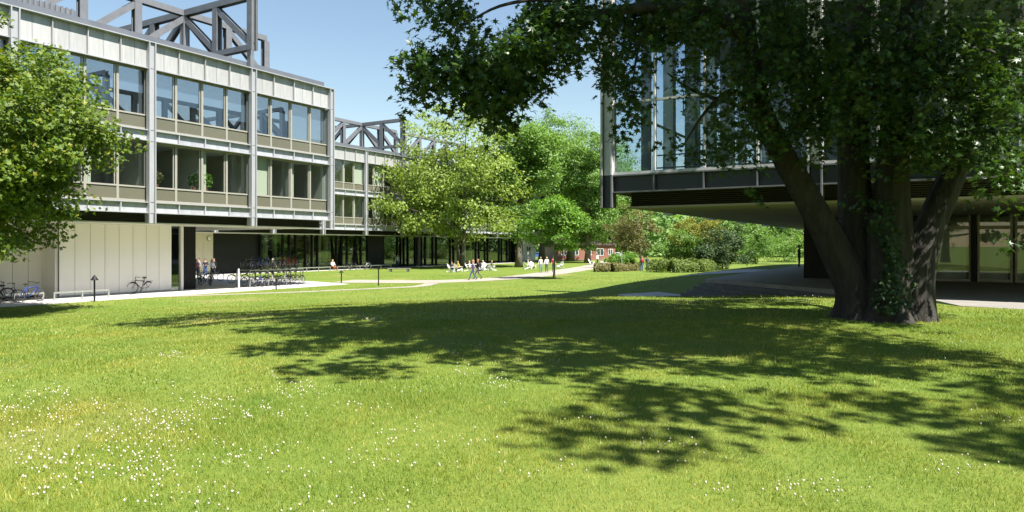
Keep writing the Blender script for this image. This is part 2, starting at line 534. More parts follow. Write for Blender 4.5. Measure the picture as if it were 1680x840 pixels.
def truss(root, p0, p1, n, cross, zb=16.4, zt=19.85, mt=M_STEEL, ends=(True, True)):
    """trussed frame on the roof; diagonals fall away from node number `cross`"""
    p0 = Vector((*p0, 0)); p1 = Vector((*p1, 0))
    t = (p1 - p0).normalized(); nr = Vector((t.y, -t.x, 0))
    tr = obj('roof_truss', MB().ibeam(p0 + Vector((0, 0, zt)), p1 + Vector((0, 0, zt)), nr, 0.42, 0.46, 0.07).mesh('top_chord', mt), root)
    MB().ibeam(p0 + Vector((0, 0, zb)), p1 + Vector((0, 0, zb)), nr, 0.36, 0.44, 0.06).build('bottom_chord', mt, tr)
    nodes = [p0.lerp(p1, k / n) for k in range(n + 1)]
    for k, q in enumerate(nodes):
        end = (k == 0 and ends[0]) or (k == n and ends[1])
        b = MB()
        lo = zb - 0.2 if end else ZT - 0.3
        b.ibeam(q + Vector((0, 0, lo)), q + Vector((0, 0, zt - 0.212)), nr, 0.5, 0.448, 0.07)
        if end:
            s = t * (0.13 if k == 0 else -0.13)
            b.obox(q + s + Vector((0, 0, ZT)), q + s + Vector((0, 0, lo)), nr, -0.17, 0.17, -0.15, 0.15)
            b.obox(q + s + Vector((0, 0, lo)), q + s + Vector((0, 0, zt + 0.21)), nr, -0.42, 0.10, 0.225, 0.245)
        b.build('post', mt, tr)
    for k in range(n):
        a, c = (k, k + 1) if k >= cross else (k + 1, k)
        MB().ibeam(nodes[a] + Vector((0, 0, zt - 0.25)), nodes[c] + Vector((0, 0, zb + 0.2)), nr, 0.40, 0.36, 0.06).build('diagonal', mt, tr)
    return tr

def upper_block(name, label, X0, Yend, nb, blinds, uglass=False):
    root = empty(name, (X0, Yend, 0))
    tag(root, label, 'building', 'steel framed office blocks on the left')
    L = nb * B
    for j in range(nb + 1):
        obj('column', ME_COL, root, (0, -j * B, 0))
    # continuous flanges of the bands
    for z in (ZB, ZB + ST_H):
        MB().box(-0.12, 0.15, -L - 0.2, 0.2, z, z + 0.05).build('flange', M_LSTEEL, root)
        MB().box(-0.12, 0.13, -L - 0.2, 0.2, z + 0.61, z + 0.66).build('flange', M_LSTEEL, root)
    MB().box(-0.12, 0.13, -L - 0.2, 0.2, ZP, ZP + 0.05).build('flange', M_LSTEEL, root)
    MB().box(-0.30, 0.24, -L - 0.25, 0.25, ZT - 0.05, ZT).build('flange', M_LSTEEL, root)
    for i in range(nb * 4):
        y = -(i + 0.5) * MOD
        for s in range(2):
            z = ZB + s * ST_H
            obj('band_panel', ME_BAND, root, (0, y, z))
            w = obj('window', ME_WIN, root, (0, y, z))
            obj('pane', ME_PANEU if (s and uglass) else ME_PANE, w)
            obj('spandrel_panel', ME_SPAN, root, (0, y, z))
            f = blinds(i, s)
            if f == 'c':
                obj('roller_blind', ME_CU[0.98], root, (0, y, z))
            elif f == 's':
                obj('curtain', ME_CS, root, (0, y, z))
            elif f:
                obj('roller_blind', ME_BL[f], root, (0, y, z))
        obj('band_panel', ME_PARA[random.random() < 0.55], root, (0, y, ZP))
    # inside: floors, back wall, partitions
    for s in range(3):
        z = ZB + s * ST_H
        MB().box(-DEPTH + 0.3, -0.345, -L + 0.2, -0.2, z + 0.12, z + 0.62).build('floor_slab', M_CEIL, root)
    for s in range(2):
        z = ZB + s * ST_H
        MB().box(-5.2, -5.05, -L + 0.25, -0.25, z + 0.62, z + ST_H + 0.12).build('corridor_wall', M_INT, root)
        for i in range(0, nb * 4 + 1, 2):
            y = min(max(-i * MOD, -L + 0.32), -0.32)
            obj('partition_wall', bxm(4.55, 0.1, ST_H - 0.52, M_INT), root, (-2.7, y, z + 0.62))
    # closed end walls, back, roof, soffit with the louvred strip
    for y0, y1 in ((-0.30, -0.16), (-L + 0.16, -L + 0.30)):
        MB().box(-DEPTH, -0.35, y0, y1, ZB, ZT - 0.06).build('end_wall', M_GALV, root)
    MB().box(-DEPTH - 0.12, -DEPTH - 0.001, -L, 0, ZB, ZT - 0.06).build('back_wall', M_GALV, root)
    MB().box(-DEPTH, -0.31, -L + 0.05, -0.05, ZT - 0.055, ZT + 0.04).build('roof', M_COPING, root)
    c = MB()
    c.box(-0.50, -0.34, -L + 0.3, -0.30, ZT + 0.041, ZT + 0.47)
    c.box(-DEPTH + 0.3, -0.501, -0.46, -0.30, ZT + 0.041, ZT + 0.47)
    c.box(-DEPTH + 0.3, -0.501, -L + 0.30, -L + 0.46, ZT + 0.041, ZT + 0.47)
    c.build('coping', M_COPING, root)
    MB().box(-DEPTH + 0.2, -0.50, -L + 0.5, -0.50, ZS, ZS + 0.07).build('soffit', M_SOFFIT, root)
    lv = MB()
    for k in range(7):
        z = ZS + 0.075 + k * 0.075
        lv.obox((-0.58, -L + 0.5, z), (-0.58, -0.5, z), (0.5, 0, 0.85), -0.05, 0.05, -0.008, 0.008)
    lv.box(-0.72, -0.66, -L + 0.5, -0.5, ZS + 0.07, ZB + 0.1)
    lv.box(-DEPTH + 0.2, -0.721, -0.62, -0.56, ZS + 0.07, ZB + 0.1)
    lv.build('louvre', M_LOUVRE, root)
    truss(root, (-B, 0), (-B, -L), nb * 2, 2, ends=(True, False))
    truss(root, (0, -B), (-DEPTH, -B), 6, 2, ends=(True, True))
    return root
def panels(root, name, x, ya, yb, n, z0, z1, m, th=0.08, gap=0.025):
    w = (yb - ya) / n
    me = MB().box(-th, 0, -w / 2 + gap / 2, w / 2 - gap / 2, z0, z1).mesh(name, m)
    for k in range(n):
        obj(name, me, root, (x, ya + (k + 0.5) * w, 0))
    MB().box(x - th - 0.05, x - th * 0.4, ya, yb, z0, z1).build('backing_wall', M_STEEL, root)
def glazing(root, x, ya, yb, z0, z1, widths, rail=None, m=None):
    """panes between deep black mullions"""
    y = ya; k = 0
    mm = bxm(0.32, 0.13, z1 - z0, M_BLACK)
    obj('mullion', mm, root, (x - 0.02, y, z0))
    while y < yb - 0.3:
        w = widths[k % len(widths)]; k += 1
        if y + w > yb - 0.4: w = yb - y
        obj('pane', bxm(0.02, w - 0.13, z1 - z0 - 0.12, m or M_GLASSG), root, (x - 0.05, y + w / 2, z0 + 0.12))
        obj('sill', bxm(0.12, w - 0.13, 0.118, M_BLACK), root, (x - 0.05, y + w / 2, z0))
        if rail and k % 3:
            obj('transom', bxm(0.05, w - 0.13, 0.05, M_BLACK), root, (x - 0.02, y + w / 2, rail))
        y += w
        obj('mullion', mm, root, (x - 0.02, y, z0))

# --- near left block
def bl1(i, s):
    if s == 1:
        return {0: 0.88, 1: 0.98, 2: 0.98, 3: 0.98, 4: 0.75, 5: 0.98, 6: 0.62, 7: 0.98, 8: 0.5, 9: 0.88, 10: 0.75, 11: 0.88}.get(i, 0.75)
    return {3: 'c', 2: 0, 1: 's', 0: 0, 4: 0, 5: 's', 6: 0, 7: 's', 8: 0, 9: 's', 10: 0.35}.get(i, 's')
XL, YL = -39.7, 39.7
b1 = upper_block('office_building', 'nearest grey steel and glass office block with white ground floor wall', XL, YL, 6, bl1, True)
z0, z1 = 0.12, ZS - 0.004
panels(b1, 'wall_panel', -3.5, -17.8, -10.8, 8, z0, z1, M_WHITE)
MB().box(-3.62, -3.50, -17.8, -10.8, 0, 0.118).build('plinth', M_LSTEEL, b1)
panels(b1, 'wall_panel', -5.1, -20.3, -17.85, 3, z0, z1, M_WHITE)
MB().box(-5.3, -3.64, -17.95, -17.8, 0, z1).build('return_wall', M_WHITE, b1)
MB().box(-5.3, -4.9, -20.55, -20.32, 0, z1).build('post', M_BLACK, b1)
glazing(b1, -5.2, -42, -20.6, 0.02, z1, (1.8, 0.9, 2.4), m=M_GLASSG)
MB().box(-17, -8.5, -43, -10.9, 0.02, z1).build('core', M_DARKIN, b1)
MB().box(-8.4, -3.7, -10.96, -10.86, 0.02, z1).build('core_wall', M_WHITE, b1)
obj('pane', bxm(0.02, 0.6, z1 - 0.02, M_GLASSG), b1, (-3.56, -10.48, 0.02))
obj('post', bxm(0.2, 0.16, z1 - 0.02, M_WHITE), b1, (-3.5, -10.08, 0.02))
MB().box(-8.0, -4.3, -9.75, -8.45, 0.02, z1).build('black_core', M_BLACK, b1)
pl = MB()
pl.box(-10.6, -4.4, -28, -16.4, ZT + 0.05, 17.0)
rf = MB()
for k in range(40):
    rf.box(-4.4, -4.33, -28 + k * 0.29, -28 + k * 0.29 + 0.14, ZT + 0.5, 17.05)
for k in range(21):
    rf.box(-10.6 + k * 0.29, -10.46 + k * 0.29, -16.4, -16.33, ZT + 0.5, 17.05)
ph = pl.build('plant_housing', M_COPING, b1)
rf.build('corrugated_cladding', M_STEEL, ph)

# --- middle block behind it
def bl2(i, s):
    r = random.Random(i * 7 + s)
    if s == 1:
        return r.choice(['c', 'c', 's', 's', 0, 0, 0.35])
    return r.choice(['s', 0, 0, 0, 's', 'c'])
X2, Y2 = XL - DEPTH, 82.0
b2 = upper_block('office_building', 'middle steel and glass office block partly behind the pale green tree', X2, Y2, 6, bl2)
panels(b2, 'wall_panel', -3.4, -43.4, -33.9, 8, 0.03, z1, M_CREAM)
MB().box(-3.9, -3.4, -33.88, -31.6, 0.02, z1).build('dark_wall', M_BLACK, b2)
MB().box(-4.4, -3.6, -31.58, -27.9, 0.02, z1).build('black_entrance', M_BLACK, b2)
glazing(b2, -3.4, -27.85, -10.4, 0.02, z1, (3.2, 0.95, 0.95, 1.5, 1.05, 0.9), rail=1.35)
MB().box(-5.4, -3.3, -10.3, -7.3, 0.02, z1).build('black_entrance', M_BLACK, b2)
glazing(b2, -3.4, -7.25, -0.3, 0.02, z1, (3.0, 0.7, 0.7, 0.9), rail=1.35)
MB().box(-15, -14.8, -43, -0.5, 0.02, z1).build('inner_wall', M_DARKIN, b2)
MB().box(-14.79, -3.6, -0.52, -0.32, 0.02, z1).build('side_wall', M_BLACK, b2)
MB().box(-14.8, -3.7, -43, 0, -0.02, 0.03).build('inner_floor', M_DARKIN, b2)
for k in range(9):
    obj('inner_column', bxm(0.4, 0.4, z1 - 0.04, M_CURT), b2, (-6.5 - (k % 3) * 1.7, -26 + k * 2.9, 0.04))
# --- far block, mostly hidden by the trees
Y3 = 113.0
b3 = upper_block('office_building', 'far office block almost hidden behind the row of trees', X2, Y3, 4, bl2)
glazing(b3, -3.4, -29.8, -0.4, 0.02, z1, (0.9, 1.8, 0.9, 3.6), rail=None)
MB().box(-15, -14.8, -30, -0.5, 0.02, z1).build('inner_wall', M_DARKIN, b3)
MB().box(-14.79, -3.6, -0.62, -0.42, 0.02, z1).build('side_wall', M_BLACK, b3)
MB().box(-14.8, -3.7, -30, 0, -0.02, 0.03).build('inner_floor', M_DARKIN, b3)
for k in range(7):
    obj('inner_column', bxm(0.4, 0.4, z1 - 0.04, M_CURT), b3, (-6.0 - (k % 3) * 1.5, -27 + k * 4.0, 0.04))
# clock on the cream wall
ck = empty('wall_clock', (X2 - 3.38, 47.6, 3.75))
MB().tube([(0, 0, 0), (0.08, 0, 0)], 0.27, 20).build('case', M_STEEL, ck)
MB().tube([(0.081, 0, 0), (0.09, 0, 0)], 0.23, 20).build('dial', M_CHAIR, ck)
hd = MB().box(0.092, 0.1, -0.012, 0.012, 0, 0.19); hd.box(0.092, 0.1, 0, 0.13, -0.012, 0.012); hd.build('hand', M_BLACK, ck)
tag(ck, 'round wall clock on the cream wall of the passage', 'clock')

# ------------------------------------------------------------------ the glass hall on the right
XR, YR, LRX, LRY = -10.6, 25.0, 38.0, 43.5
RS, RB, RBT = 4.42, 4.97, 5.64
RG1, RZT = 13.35, 14.98
rb = empty('glass_hall', (XR, YR, 0))
tag(rb, 'raised glass hall with dark steel band behind the big dark tree', 'building')
def rcolumn(x, y, ax):
    b = MB()
    w = 0.2
    if ax == 'y':      # stands in the front
        b.box(x - 0.14, x + 0.14, y - 0.12, y + 0.2, RBT, RZT)
        b.box(x - 0.14, x + 0.14, y - 0.08, y + 0.2, RS, RBT - 0.001, 1)
        for s in (-1, 1):
            b.box(x + s * 0.2 - 0.03, x + s * 0.2 + 0.03, y - 0.26, y + 0.2, RBT, RZT)
            b.box(x + s * 0.2 - 0.025, x + s * 0.2 + 0.025, y - 0.25, y + 0.2, RS, RBT - 0.001, 2)
    else:
        b.box(x - 0.12, x + 0.2, y - 0.14, y + 0.14, RS, RZT)
        for s in (-1, 1):
            b.box(x - 0.26, x + 0.2, y + s * 0.2 - 0.03, y + s * 0.2 + 0.03, RS, RZT)
    b.build('column', [M_HCOL, M_NAVY, M_STEEL], rb)
nfx, nfy = 5, 6
for j in range(nfx + 1):
    rcolumn(j * B, 0, 'y')
for j in range(1, nfy + 1):
    rcolumn(0, j * B, 'x')
# front: band, panes, mullions
MB().box(0.24, nfx * B, -0.16, 0.1, RB, RB + 0.05).build('flange', M_STEEL, rb)
MB().box(0.24, nfx * B, -0.16, 0.1, RBT - 0.05, RBT).build('flange', M_STEEL, rb)
MB().box(0.24, nfx * B, -0.10, 0.1, RBT + 0.001, RBT + 0.10).build('sill', M_HCOL, rb)
MB().box(0.24, nfx * B, -0.10, 0.1, RG1, RZT).build('parapet', M_GALV, rb)
MB().box(-0.05, 0.12, 0.24, nfy * B, RB, RBT).build('side_band', M_GALV, rb)
MB().box(-0.05, 0.12, 0.24, nfy * B, RG1, RZT).build('side_parapet', M_GALV, rb)
for i in range(nfx * 4):
    x = (i + 0.5) * MOD
    obj('band_panel', bxm(MOD - 0.05, 0.05, RBT - RB - 0.102, M_NAVY), rb, (x, 0.02, RB + 0.051))
    if i % 4:
        obj('fin', bxm(0.05, 0.15, RBT - RB - 0.102, M_STEEL), rb, (i * MOD, -0.08, RB + 0.051))
        obj('mullion', bxm(0.07, 0.2, RG1 - RBT - 0.11, M_HCOL), rb, (i * MOD, 0, RBT + 0.105))
    for za, zb in ((RBT + 0.105, 8.28), (8.36, 10.86), (10.94, RG1 - 0.01)):
        obj('pane', bxm(MOD - 0.08, 0.02, zb - za, M_GLASSB), rb, (x, 0.02, za))
    for zt in (8.28, 10.86):
        obj('transom', bxm(MOD - 0.08, 0.14, 0.08, M_HCOL), rb, (x, 0, zt))
for i in range(nfy * 2):
    y = (i + 0.5) * MOD * 2
    for za, zb in ((RBT + 0.005, 8.28), (8.36, RG1 - 0.01)):
        obj('side_pane', bxm(0.02, 2 * MOD - 0.12, zb - za, M_GLASSB), rb, (0.03, y, za))
    obj('side_transom', bxm(0.12, 2 * MOD - 0.12, 0.08, M_STEEL), rb, (0.03, y, 8.28))
    if i % 2:
        obj('side_mullion', bxm(0.42, 0.11, RG1 - RBT - 0.01, M_STEEL), rb, (0.16, i * MOD * 2, RBT + 0.005))
# inside: floor, gallery stairs with railing, core wall
MB().box(0.2, nfx * B, 0.22, LRY, RB + 0.1, RBT - 0.06).build('hall_floor', M_INT, rb)
MB().box(9.0, nfx * B - 0.2, 8.0, LRY - 0.4, RBT, RG1 + 0.6).build('hall_core', M_INT, rb)
sr = MB()
def rail_run(p, q, n, h=1.0):
    p = Vector(p); q = Vector(q)
    for k in range(n + 1):
        c = p.lerp(q, k / n); sr.box(c.x - 0.025, c.x + 0.025, c.y - 0.025, c.y + 0.025, c.z, c.z + h)
    for hh in (0.5, h):
        sr.tube([p + Vector((0, 0, hh)), q + Vector((0, 0, hh))], 0.03, 6)
rail_run((0.9, 2.4, RBT - 0.05), (2.2, 2.4, RBT - 0.05), 3)
rail_run((2.2, 2.4, RBT - 0.05), (6.2, 2.9, RBT - 0.05), 4)
sr.build('railing', M_STEEL, rb)
stm = MB()
for y in (5.4, 6.8):
    stm.obox((1.2, y, 8.8), (7.4, y, RBT), (0, 0, 1), -0.05, 0.05, -0.15, 0.15)
    stm.tube([(1.2, y, 9.7), (7.4, y, RBT + 0.9)], 0.03, 6)
    for k in range(8):
        q = Vector((1.2, y, 8.8)).lerp(Vector((7.4, y, RBT)), k / 7)
        stm.box(q.x - 0.02, q.x + 0.02, y - 0.02, y + 0.02, q.z, q.z + 0.9)
for k in range(18):
    q = Vector((1.2, 6.1, 8.85)).lerp(Vector((7.4, 6.1, RBT + 0.05)), k / 17)
    stm.box(q.x - 0.15, q.x + 0.15, 5.46, 6.74, q.z - 0.02, q.z + 0.02)
stm.build('hall_stairs', M_STEEL, rb)
for (x, y) in ((1.9, 4.2), (3.6, 3.2), (5.9, 4.4)):
    obj('hall_column', bxm(0.42, 0.42, RG1 - RBT, M_STEEL), rb, (x, y, RBT - 0.03))
MB().box(-0.02, nfx * B, -0.02, LRY, RZT + 0.001, RZT + 0.2).build('roof', M_COPING, rb)
MB().box(0.13, nfx * B, LRY - 0.2, LRY, RB, RZT).build('back_wall', M_GALV, rb)
MB().box(nfx * B - 0.1, nfx * B + 0.1, 0.3, LRY - 0.21, RB, RZT).build('end_wall', M_GALV, rb)
MB().box(0.5, nfx * B, 0.62, LRY - 0.5, RS, RS + 0.07).build('soffit', mat('hall_soffit', (0.36, 0.33, 0.27), 0.7, var=0.06, scale=1), rb)
lv = MB()
for k in range(7):
    z = RS + 0.10 + k * 0.07
    lv.obox((0.6, 0.70, z), (nfx * B, 0.70, z), (0, -0.5, 0.85), -0.05, 0.05, -0.008, 0.008)
lv.box(0.6, nfx * B, 0.80, 0.86, RS + 0.07, RB + 0.1)
lv.box(0.6, 0.66, 0.861, LRY - 0.5, RS + 0.07, RB + 0.1)
lv.build('louvre', M_LOUVRE, rb)
truss(rb, (B, 0), (B, LRY), 12, 4)
truss(rb, (0, 2 * B), (nfx * B, 2 * B), 10, 2)
truss(rb, (0, 5 * B), (nfx * B, 5 * B), 10, 2)
# recessed ground floor of the hall
PZ = 1.36
gx0, gy0 = -5.75 - XR, 38.7 - YR
MB().box(gx0, 10.2, gy0, gy0 + 20, PZ, RS - 0.004).build('black_core', M_BLACK, rb)
obj('door_frame', MB().box(10.2, 10.36, gy0 - 0.05, gy0 + 0.2, PZ, RS - 0.004).mesh('post', M_FRAME), rb)
for xa, xb in ((10.42, 11.94), (12.30, 13.5), (13.7, 15.6), (15.8, 17.8)):
    f = MB()
    f.box(xa - 0.06, xa + 0.03, gy0 - 0.04, gy0 + 0.1, PZ, RS - 0.004); f.box(xb - 0.03, xb + 0.06, gy0 - 0.04, gy0 + 0.1, PZ, RS - 0.004)
    f.box(xa + 0.03, xb - 0.03, gy0 - 0.04, gy0 + 0.1, PZ, PZ + 0.12); f.box(xa + 0.03, xb - 0.03, gy0 - 0.04, gy0 + 0.1, 3.75, 3.9)
    w = f.build('window', M_FRAME, rb)
    MB().box(xa + 0.03, xb - 0.03, gy0 + 0.02, gy0 + 0.04, PZ + 0.12, 3.75).build('pane', M_GLASS, w)
    MB().box(xa + 0.03, xb - 0.03, gy0 + 0.02, gy0 + 0.04, 3.9, RS - 0.004).build('pane', M_GLASS, w)
    cu = MB()
    n = int((xb - xa) / 0.14)
    for k in range(n):
        cu.box(xa + k * 0.14, xa + (k + 1) * 0.14, gy0 + 0.5 + 0.05 * (k % 2), gy0 + 0.53 + 0.05 * (k % 2), PZ + 0.05, 3.7)
    cu.build('curtain', M_CHAIR, rb)
MB().box(11.98, 12.2, gy0 - 0.1, gy0 + 0.3, PZ, RS - 0.004).build('post', M_BLACK, rb)
MB().box(10.2, 30, gy0 + 3, gy0 + 3.2, PZ, RS - 0.004).build('inner_wall', M_INT, rb)
MB().box(17.9, 30, gy0, gy0 + 2.9, PZ, RS - 0.004).build('black_core', M_BLACK, rb)

# ------------------------------------------------------------------ plaza under the hall and its steps
A0, C0 = Vector((-9.8, 35.2, 0)), Vector((2.6, 23.4, 0))
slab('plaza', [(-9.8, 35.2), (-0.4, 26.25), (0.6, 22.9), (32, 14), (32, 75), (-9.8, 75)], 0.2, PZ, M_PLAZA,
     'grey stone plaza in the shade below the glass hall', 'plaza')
e = (C0 - A0).normalized(); nrm = Vector((e.y, -e.x, 0))
if nrm.y > 0: nrm = -nrm
stp = empty('stone_steps', (A0.x, A0.y, 0))
tag(stp, 'low grey stone steps leading down from the shaded plaza to the lawn', 'steps')
for k in range(5):
    zt = PZ - 0.17 * (k + 1)
    # each tread is a row of blocks laid end to end
    x = -0.02 * k; j = 0
    while x < 13:
        w = 1.25 + 0.35 * random.random()
        a = e * x + nrm * (0.33 * k + 0.004); b2_ = e * (x + w - 0.012) + nrm * (0.33 * k + 0.004)
        q = MB()
        c = nrm * 0.33
        vs = [a, b2_, b2_ + c, a + c]
        dz = random.uniform(-0.006, 0.004)
        q.add([(v.x, v.y, zt - 0.17) for v in vs] + [(v.x, v.y, zt + dz) for v in vs],
              [(0, 3, 2, 1), (4, 5, 6, 7), (0, 1, 5, 4), (1, 2, 6, 5), (2, 3, 7, 6), (3, 0, 4, 7)])
        q.build('step_block', M_STONE, stp)
        x += w; j += 1
f0 = A0 + nrm * 1.66; f1 = f0 + e * 13
slab('pavement', [tuple(v[:2]) for v in (f1, f1 + nrm * 2.2, A0 - e * 2.4 + nrm * 3.6, A0 - e * 3.6 + nrm * 0.7, A0 - e * 0.35 + nrm * 0.5, f0 - e * 0.02)], 0.1, 0.505, M_PAVE,
     'small pale paved landing at the foot of the stone steps', 'pavement')
# ------------------------------------------------------------------ vegetation
def rot_from(nrm, spin):
    """rotation matrices (n,3,3): local z -> nrm, then spun by angle"""
    n = nrm / np.linalg.norm(nrm, axis=1, keepdims=True)
    up = np.where(np.abs(n[:, 2:3]) < 0.95, np.array([[0, 0, 1.0]]), np.array([[1.0, 0, 0]]))
    a = np.cross(up, n); a /= np.linalg.norm(a, axis=1, keepdims=True)
    b = np.cross(n, a)
    c, s = np.cos(spin)[:, None], np.sin(spin)[:, None]
    return np.stack([a * c + b * s, -a * s + b * c, n], -1)
def scatter(tv, tf, pos, Rm, sc):
    n, k = len(pos), len(tv)
    V = np.einsum('nij,kj->nki', Rm, tv) * sc[:, None, None] + pos[:, None, :]
    F = tf[None] + (np.arange(n) * k)[:, None, None]
    return V.reshape(-1, 3), F.reshape(-1, tf.shape[1])
# leaf shapes: x across, y along, z = normal; all triangles
def star_leaf():
    ang = [270, 300, 335, 10, 45, 68, 90, 112, 135, 170, 205, 240]
    rad = [0.42, 0.25, 0.52, 0.22, 0.62, 0.26, 0.75, 0.26, 0.62, 0.22, 0.52, 0.25]
    v = [(0, 0, 0.06)] + [(r * math.cos(R(a)), r * math.sin(R(a)), -0.10 * r * (1 if r > 0.4 else 0)) for a, r in zip(ang, rad)]
    f = [(0, 1 + k, 1 + (k + 1) % 12) for k in range(12)]
    return np.array(v), np.array(f)
def oval_leaf():
    v = [(0, -0.5, 0), (0.34, -0.05, 0.05), (0, 0.55, -0.06), (-0.34, -0.05, 0.05)]
    return np.array(v), np.array([(0, 1, 2), (0, 2, 3)])
def tri_leaf():
    v = [(0, -0.45, 0), (0.30, -0.12, 0.05), (0.52, 0.20, -0.04), (0.17, 0.16, 0.04), (0, 0.62, -0.06), (-0.17, 0.16, 0.04), (-0.52, 0.20, -0.04), (-0.30, -0.12, 0.05)]
    return np.array(v), np.array([(0, 1, 7), (1, 2, 3), (3, 4, 5), (5, 6, 7), (1, 3, 7), (3, 5, 7)])
STAR, OVAL, TRI = star_leaf(), oval_leaf(), tri_leaf()

def unit(n):
    v = rng.normal(size=(n, 3)); return v / np.linalg.norm(v, axis=1, keepdims=True)
def crown_points(center, radii, nclump, nleaf, clump_r, shell=0.55, droop=0.0, cut=None, flat=0.6, lobes=8):
    """leaf positions and normals for an uneven crown made of clumps"""
    d = unit(nclump)
    # several overlapping lobes make an uneven outline, each bulging and notched
    lob = unit(9); amp = rng.uniform(-0.30, 0.22, 9)
    bul = 1 + (np.clip(d @ lob.T, 0, 1) ** 4 * amp).sum(1)
    rr = (shell + (1 - shell) * rng.random(nclump) ** 0.6) * bul
    nl_ = lobes
    lc = unit(nl_) * np.array([0.50, 0.50, 0.46]); lc[0] = (0, 0, 0.30)
    lr = rng.uniform(0.40, 0.62, nl_); lr[0] = 0.66
    li = rng.choice(nl_, nclump, p=lr ** 2 / (lr ** 2).sum())
    C = np.array(center) + (lc[li] + d * (rr * lr[li])[:, None]) * np.array(radii)
    if cut is not None:
        C = C[cut(C)]
    k = max(1, nleaf // max(1, len(C)))
    sz = clump_r * rng.uniform(0.55, 1.35, len(C))
    off = unit(len(C) * k) * (rng.random((len(C) * k, 1)) ** 0.45)
    off[:, 2] *= flat
    idx = np.repeat(np.arange(len(C)), k)
    P = C[idx] + off * sz[idx][:, None]
    P[:, 2] -= droop * (np.linalg.norm(off[:, :2], axis=1) ** 2) * sz[idx]
    out = (P - np.array(center)) / np.array(radii)
    N = 0.55 * out / (np.linalg.norm(out, axis=1, keepdims=True) + 1e-6) + np.array([0, 0, 0.75]) + 0.75 * rng.normal(size=P.shape)
    return P, N, C
def limbs(b, base, ztop, r0, targets, n=7):
    base = Vector(base); top = Vector(ztop)
    pts = []; rad = []
    k = 8
    for i in range(k + 1):
        t = i / k
        p = base.lerp(top, t) + Vector((math.sin(t * 5 + base.x) * 0.06, math.cos(t * 4 + base.y) * 0.06, 0)) * (top - base).length * 0.25 * t
        pts.append(p); rad.append(r0 * ((1 - t) ** 0.8 * 0.85 + 0.15) * (1 + 0.55 * max(0, 1 - t * 9)))
    b.tube(pts, rad, 10)
    for q in targets:
        q = Vector(q)
        t = min(0.92, max(0.25, (q.z - base.z) / max(0.1, (top.z - base.z)) * 0.55 + random.uniform(-0.05, 0.1)))
        s = pts[int(t * k)]
        mid = s.lerp(q, 0.5) + Vector((0, 0, 0.06 * (q - s).length))
        rs = rad[int(t * k)] * 0.5
        b.tube([s, s.lerp(mid, 0.5), mid, q], [rs, rs * 0.7, rs * 0.45, rs * 0.15], 6)
def tree(name, label, base, height, center_z, radii, lm, nclump=120, nleaf=22000, clump_r=1.1, leaf=0.26, trunk_r=0.35, shell=0.5,
         leafshape=OVAL, group=None, cat='tree', bark=None, nl=12, off=(0, 0), stems=1, droop=0.2, cut=None, flat=0.6):
    base = Vector(base)
    radii = tuple(v * 1.16 for v in radii)
    root = empty(name, base)
    c = (off[0], off[1], center_z)
    P, N, C = crown_points(c, radii, nclump, nleaf, clump_r, shell, droop, cut, flat)
    P[:, 2] = np.maximum(P[:, 2], 0.12)
    Rm = rot_from(N, rng.uniform(0, 6.28, len(P)))
    V, F = scatter(*leafshape, P, Rm, leaf * rng.uniform(0.65, 1.25, len(P)))
    obj('crown', np_mesh('crown', V, F, lm), root)
    b = MB()
    tg = C[rng.permutation(len(C))[:nl]]
    for s in range(stems):
        a = s * 2.4
        dx = 0 if stems == 1 else math.cos(a) * radii[0] * 0.25
        dy = 0 if stems == 1 else math.sin(a) * radii[1] * 0.25
        limbs(b, (dx * 0.1, dy * 0.1, -0.15), (off[0] * 0.8 + dx, off[1] * 0.8 + dy, center_z + radii[2] * 0.55), trunk_r / (1 if stems == 1 else 1.5), tg[s::stems])
    b.build('trunk', bark or M_BARK2, root, smooth=True)
    tag(root, label, cat, group)
    return root
L_MAPLE = leaf_mat('silver_maple_leaves', (0.022, 0.058, 0.009), (0.062, 0.125, 0.018), (0.13, 0.20, 0.03), 0.26, under=(0.05, 0.075, 0.038), rough=0.40)
L_NEAR = leaf_mat('yellow_green_leaves', (0.05, 0.105, 0.010), (0.155, 0.215, 0.020), (0.26, 0.24, 0.03), 0.28)
L_PALE = leaf_mat('pale_green_leaves', (0.17, 0.245, 0.045), (0.30, 0.38, 0.09), None, 0.36)
L_MID = leaf_mat('mid_green_leaves', (0.095, 0.19, 0.035), (0.20, 0.32, 0.07), None, 0.34)
L_FRESH = leaf_mat('fresh_green_leaves', (0.09, 0.20, 0.022), (0.19, 0.33, 0.05), None, 0.36)
L_DARK = leaf_mat('dark_green_leaves', (0.022, 0.05, 0.012), (0.06, 0.105, 0.025), None, 0.2)
L_BRONZE = leaf_mat('bronze_green_leaves', (0.10, 0.11, 0.03), (0.20, 0.17, 0.06), None, 0.25)
L_YEL = leaf_mat('golden_green_leaves', (0.13, 0.15, 0.018), (0.27, 0.25, 0.03), None, 0.25)
L_HEDGE = leaf_mat('hedge_leaves', (0.08, 0.13, 0.02), (0.17, 0.22, 0.04), None, 0.25)
L_HEDGE2 = leaf_mat('dry_hedge_leaves', (0.11, 0.11, 0.03), (0.20, 0.18, 0.06), None, 0.2)
L_IVY = leaf_mat('ivy_leaves', (0.012, 0.032, 0.008), (0.03, 0.07, 0.014), None, 0.2)

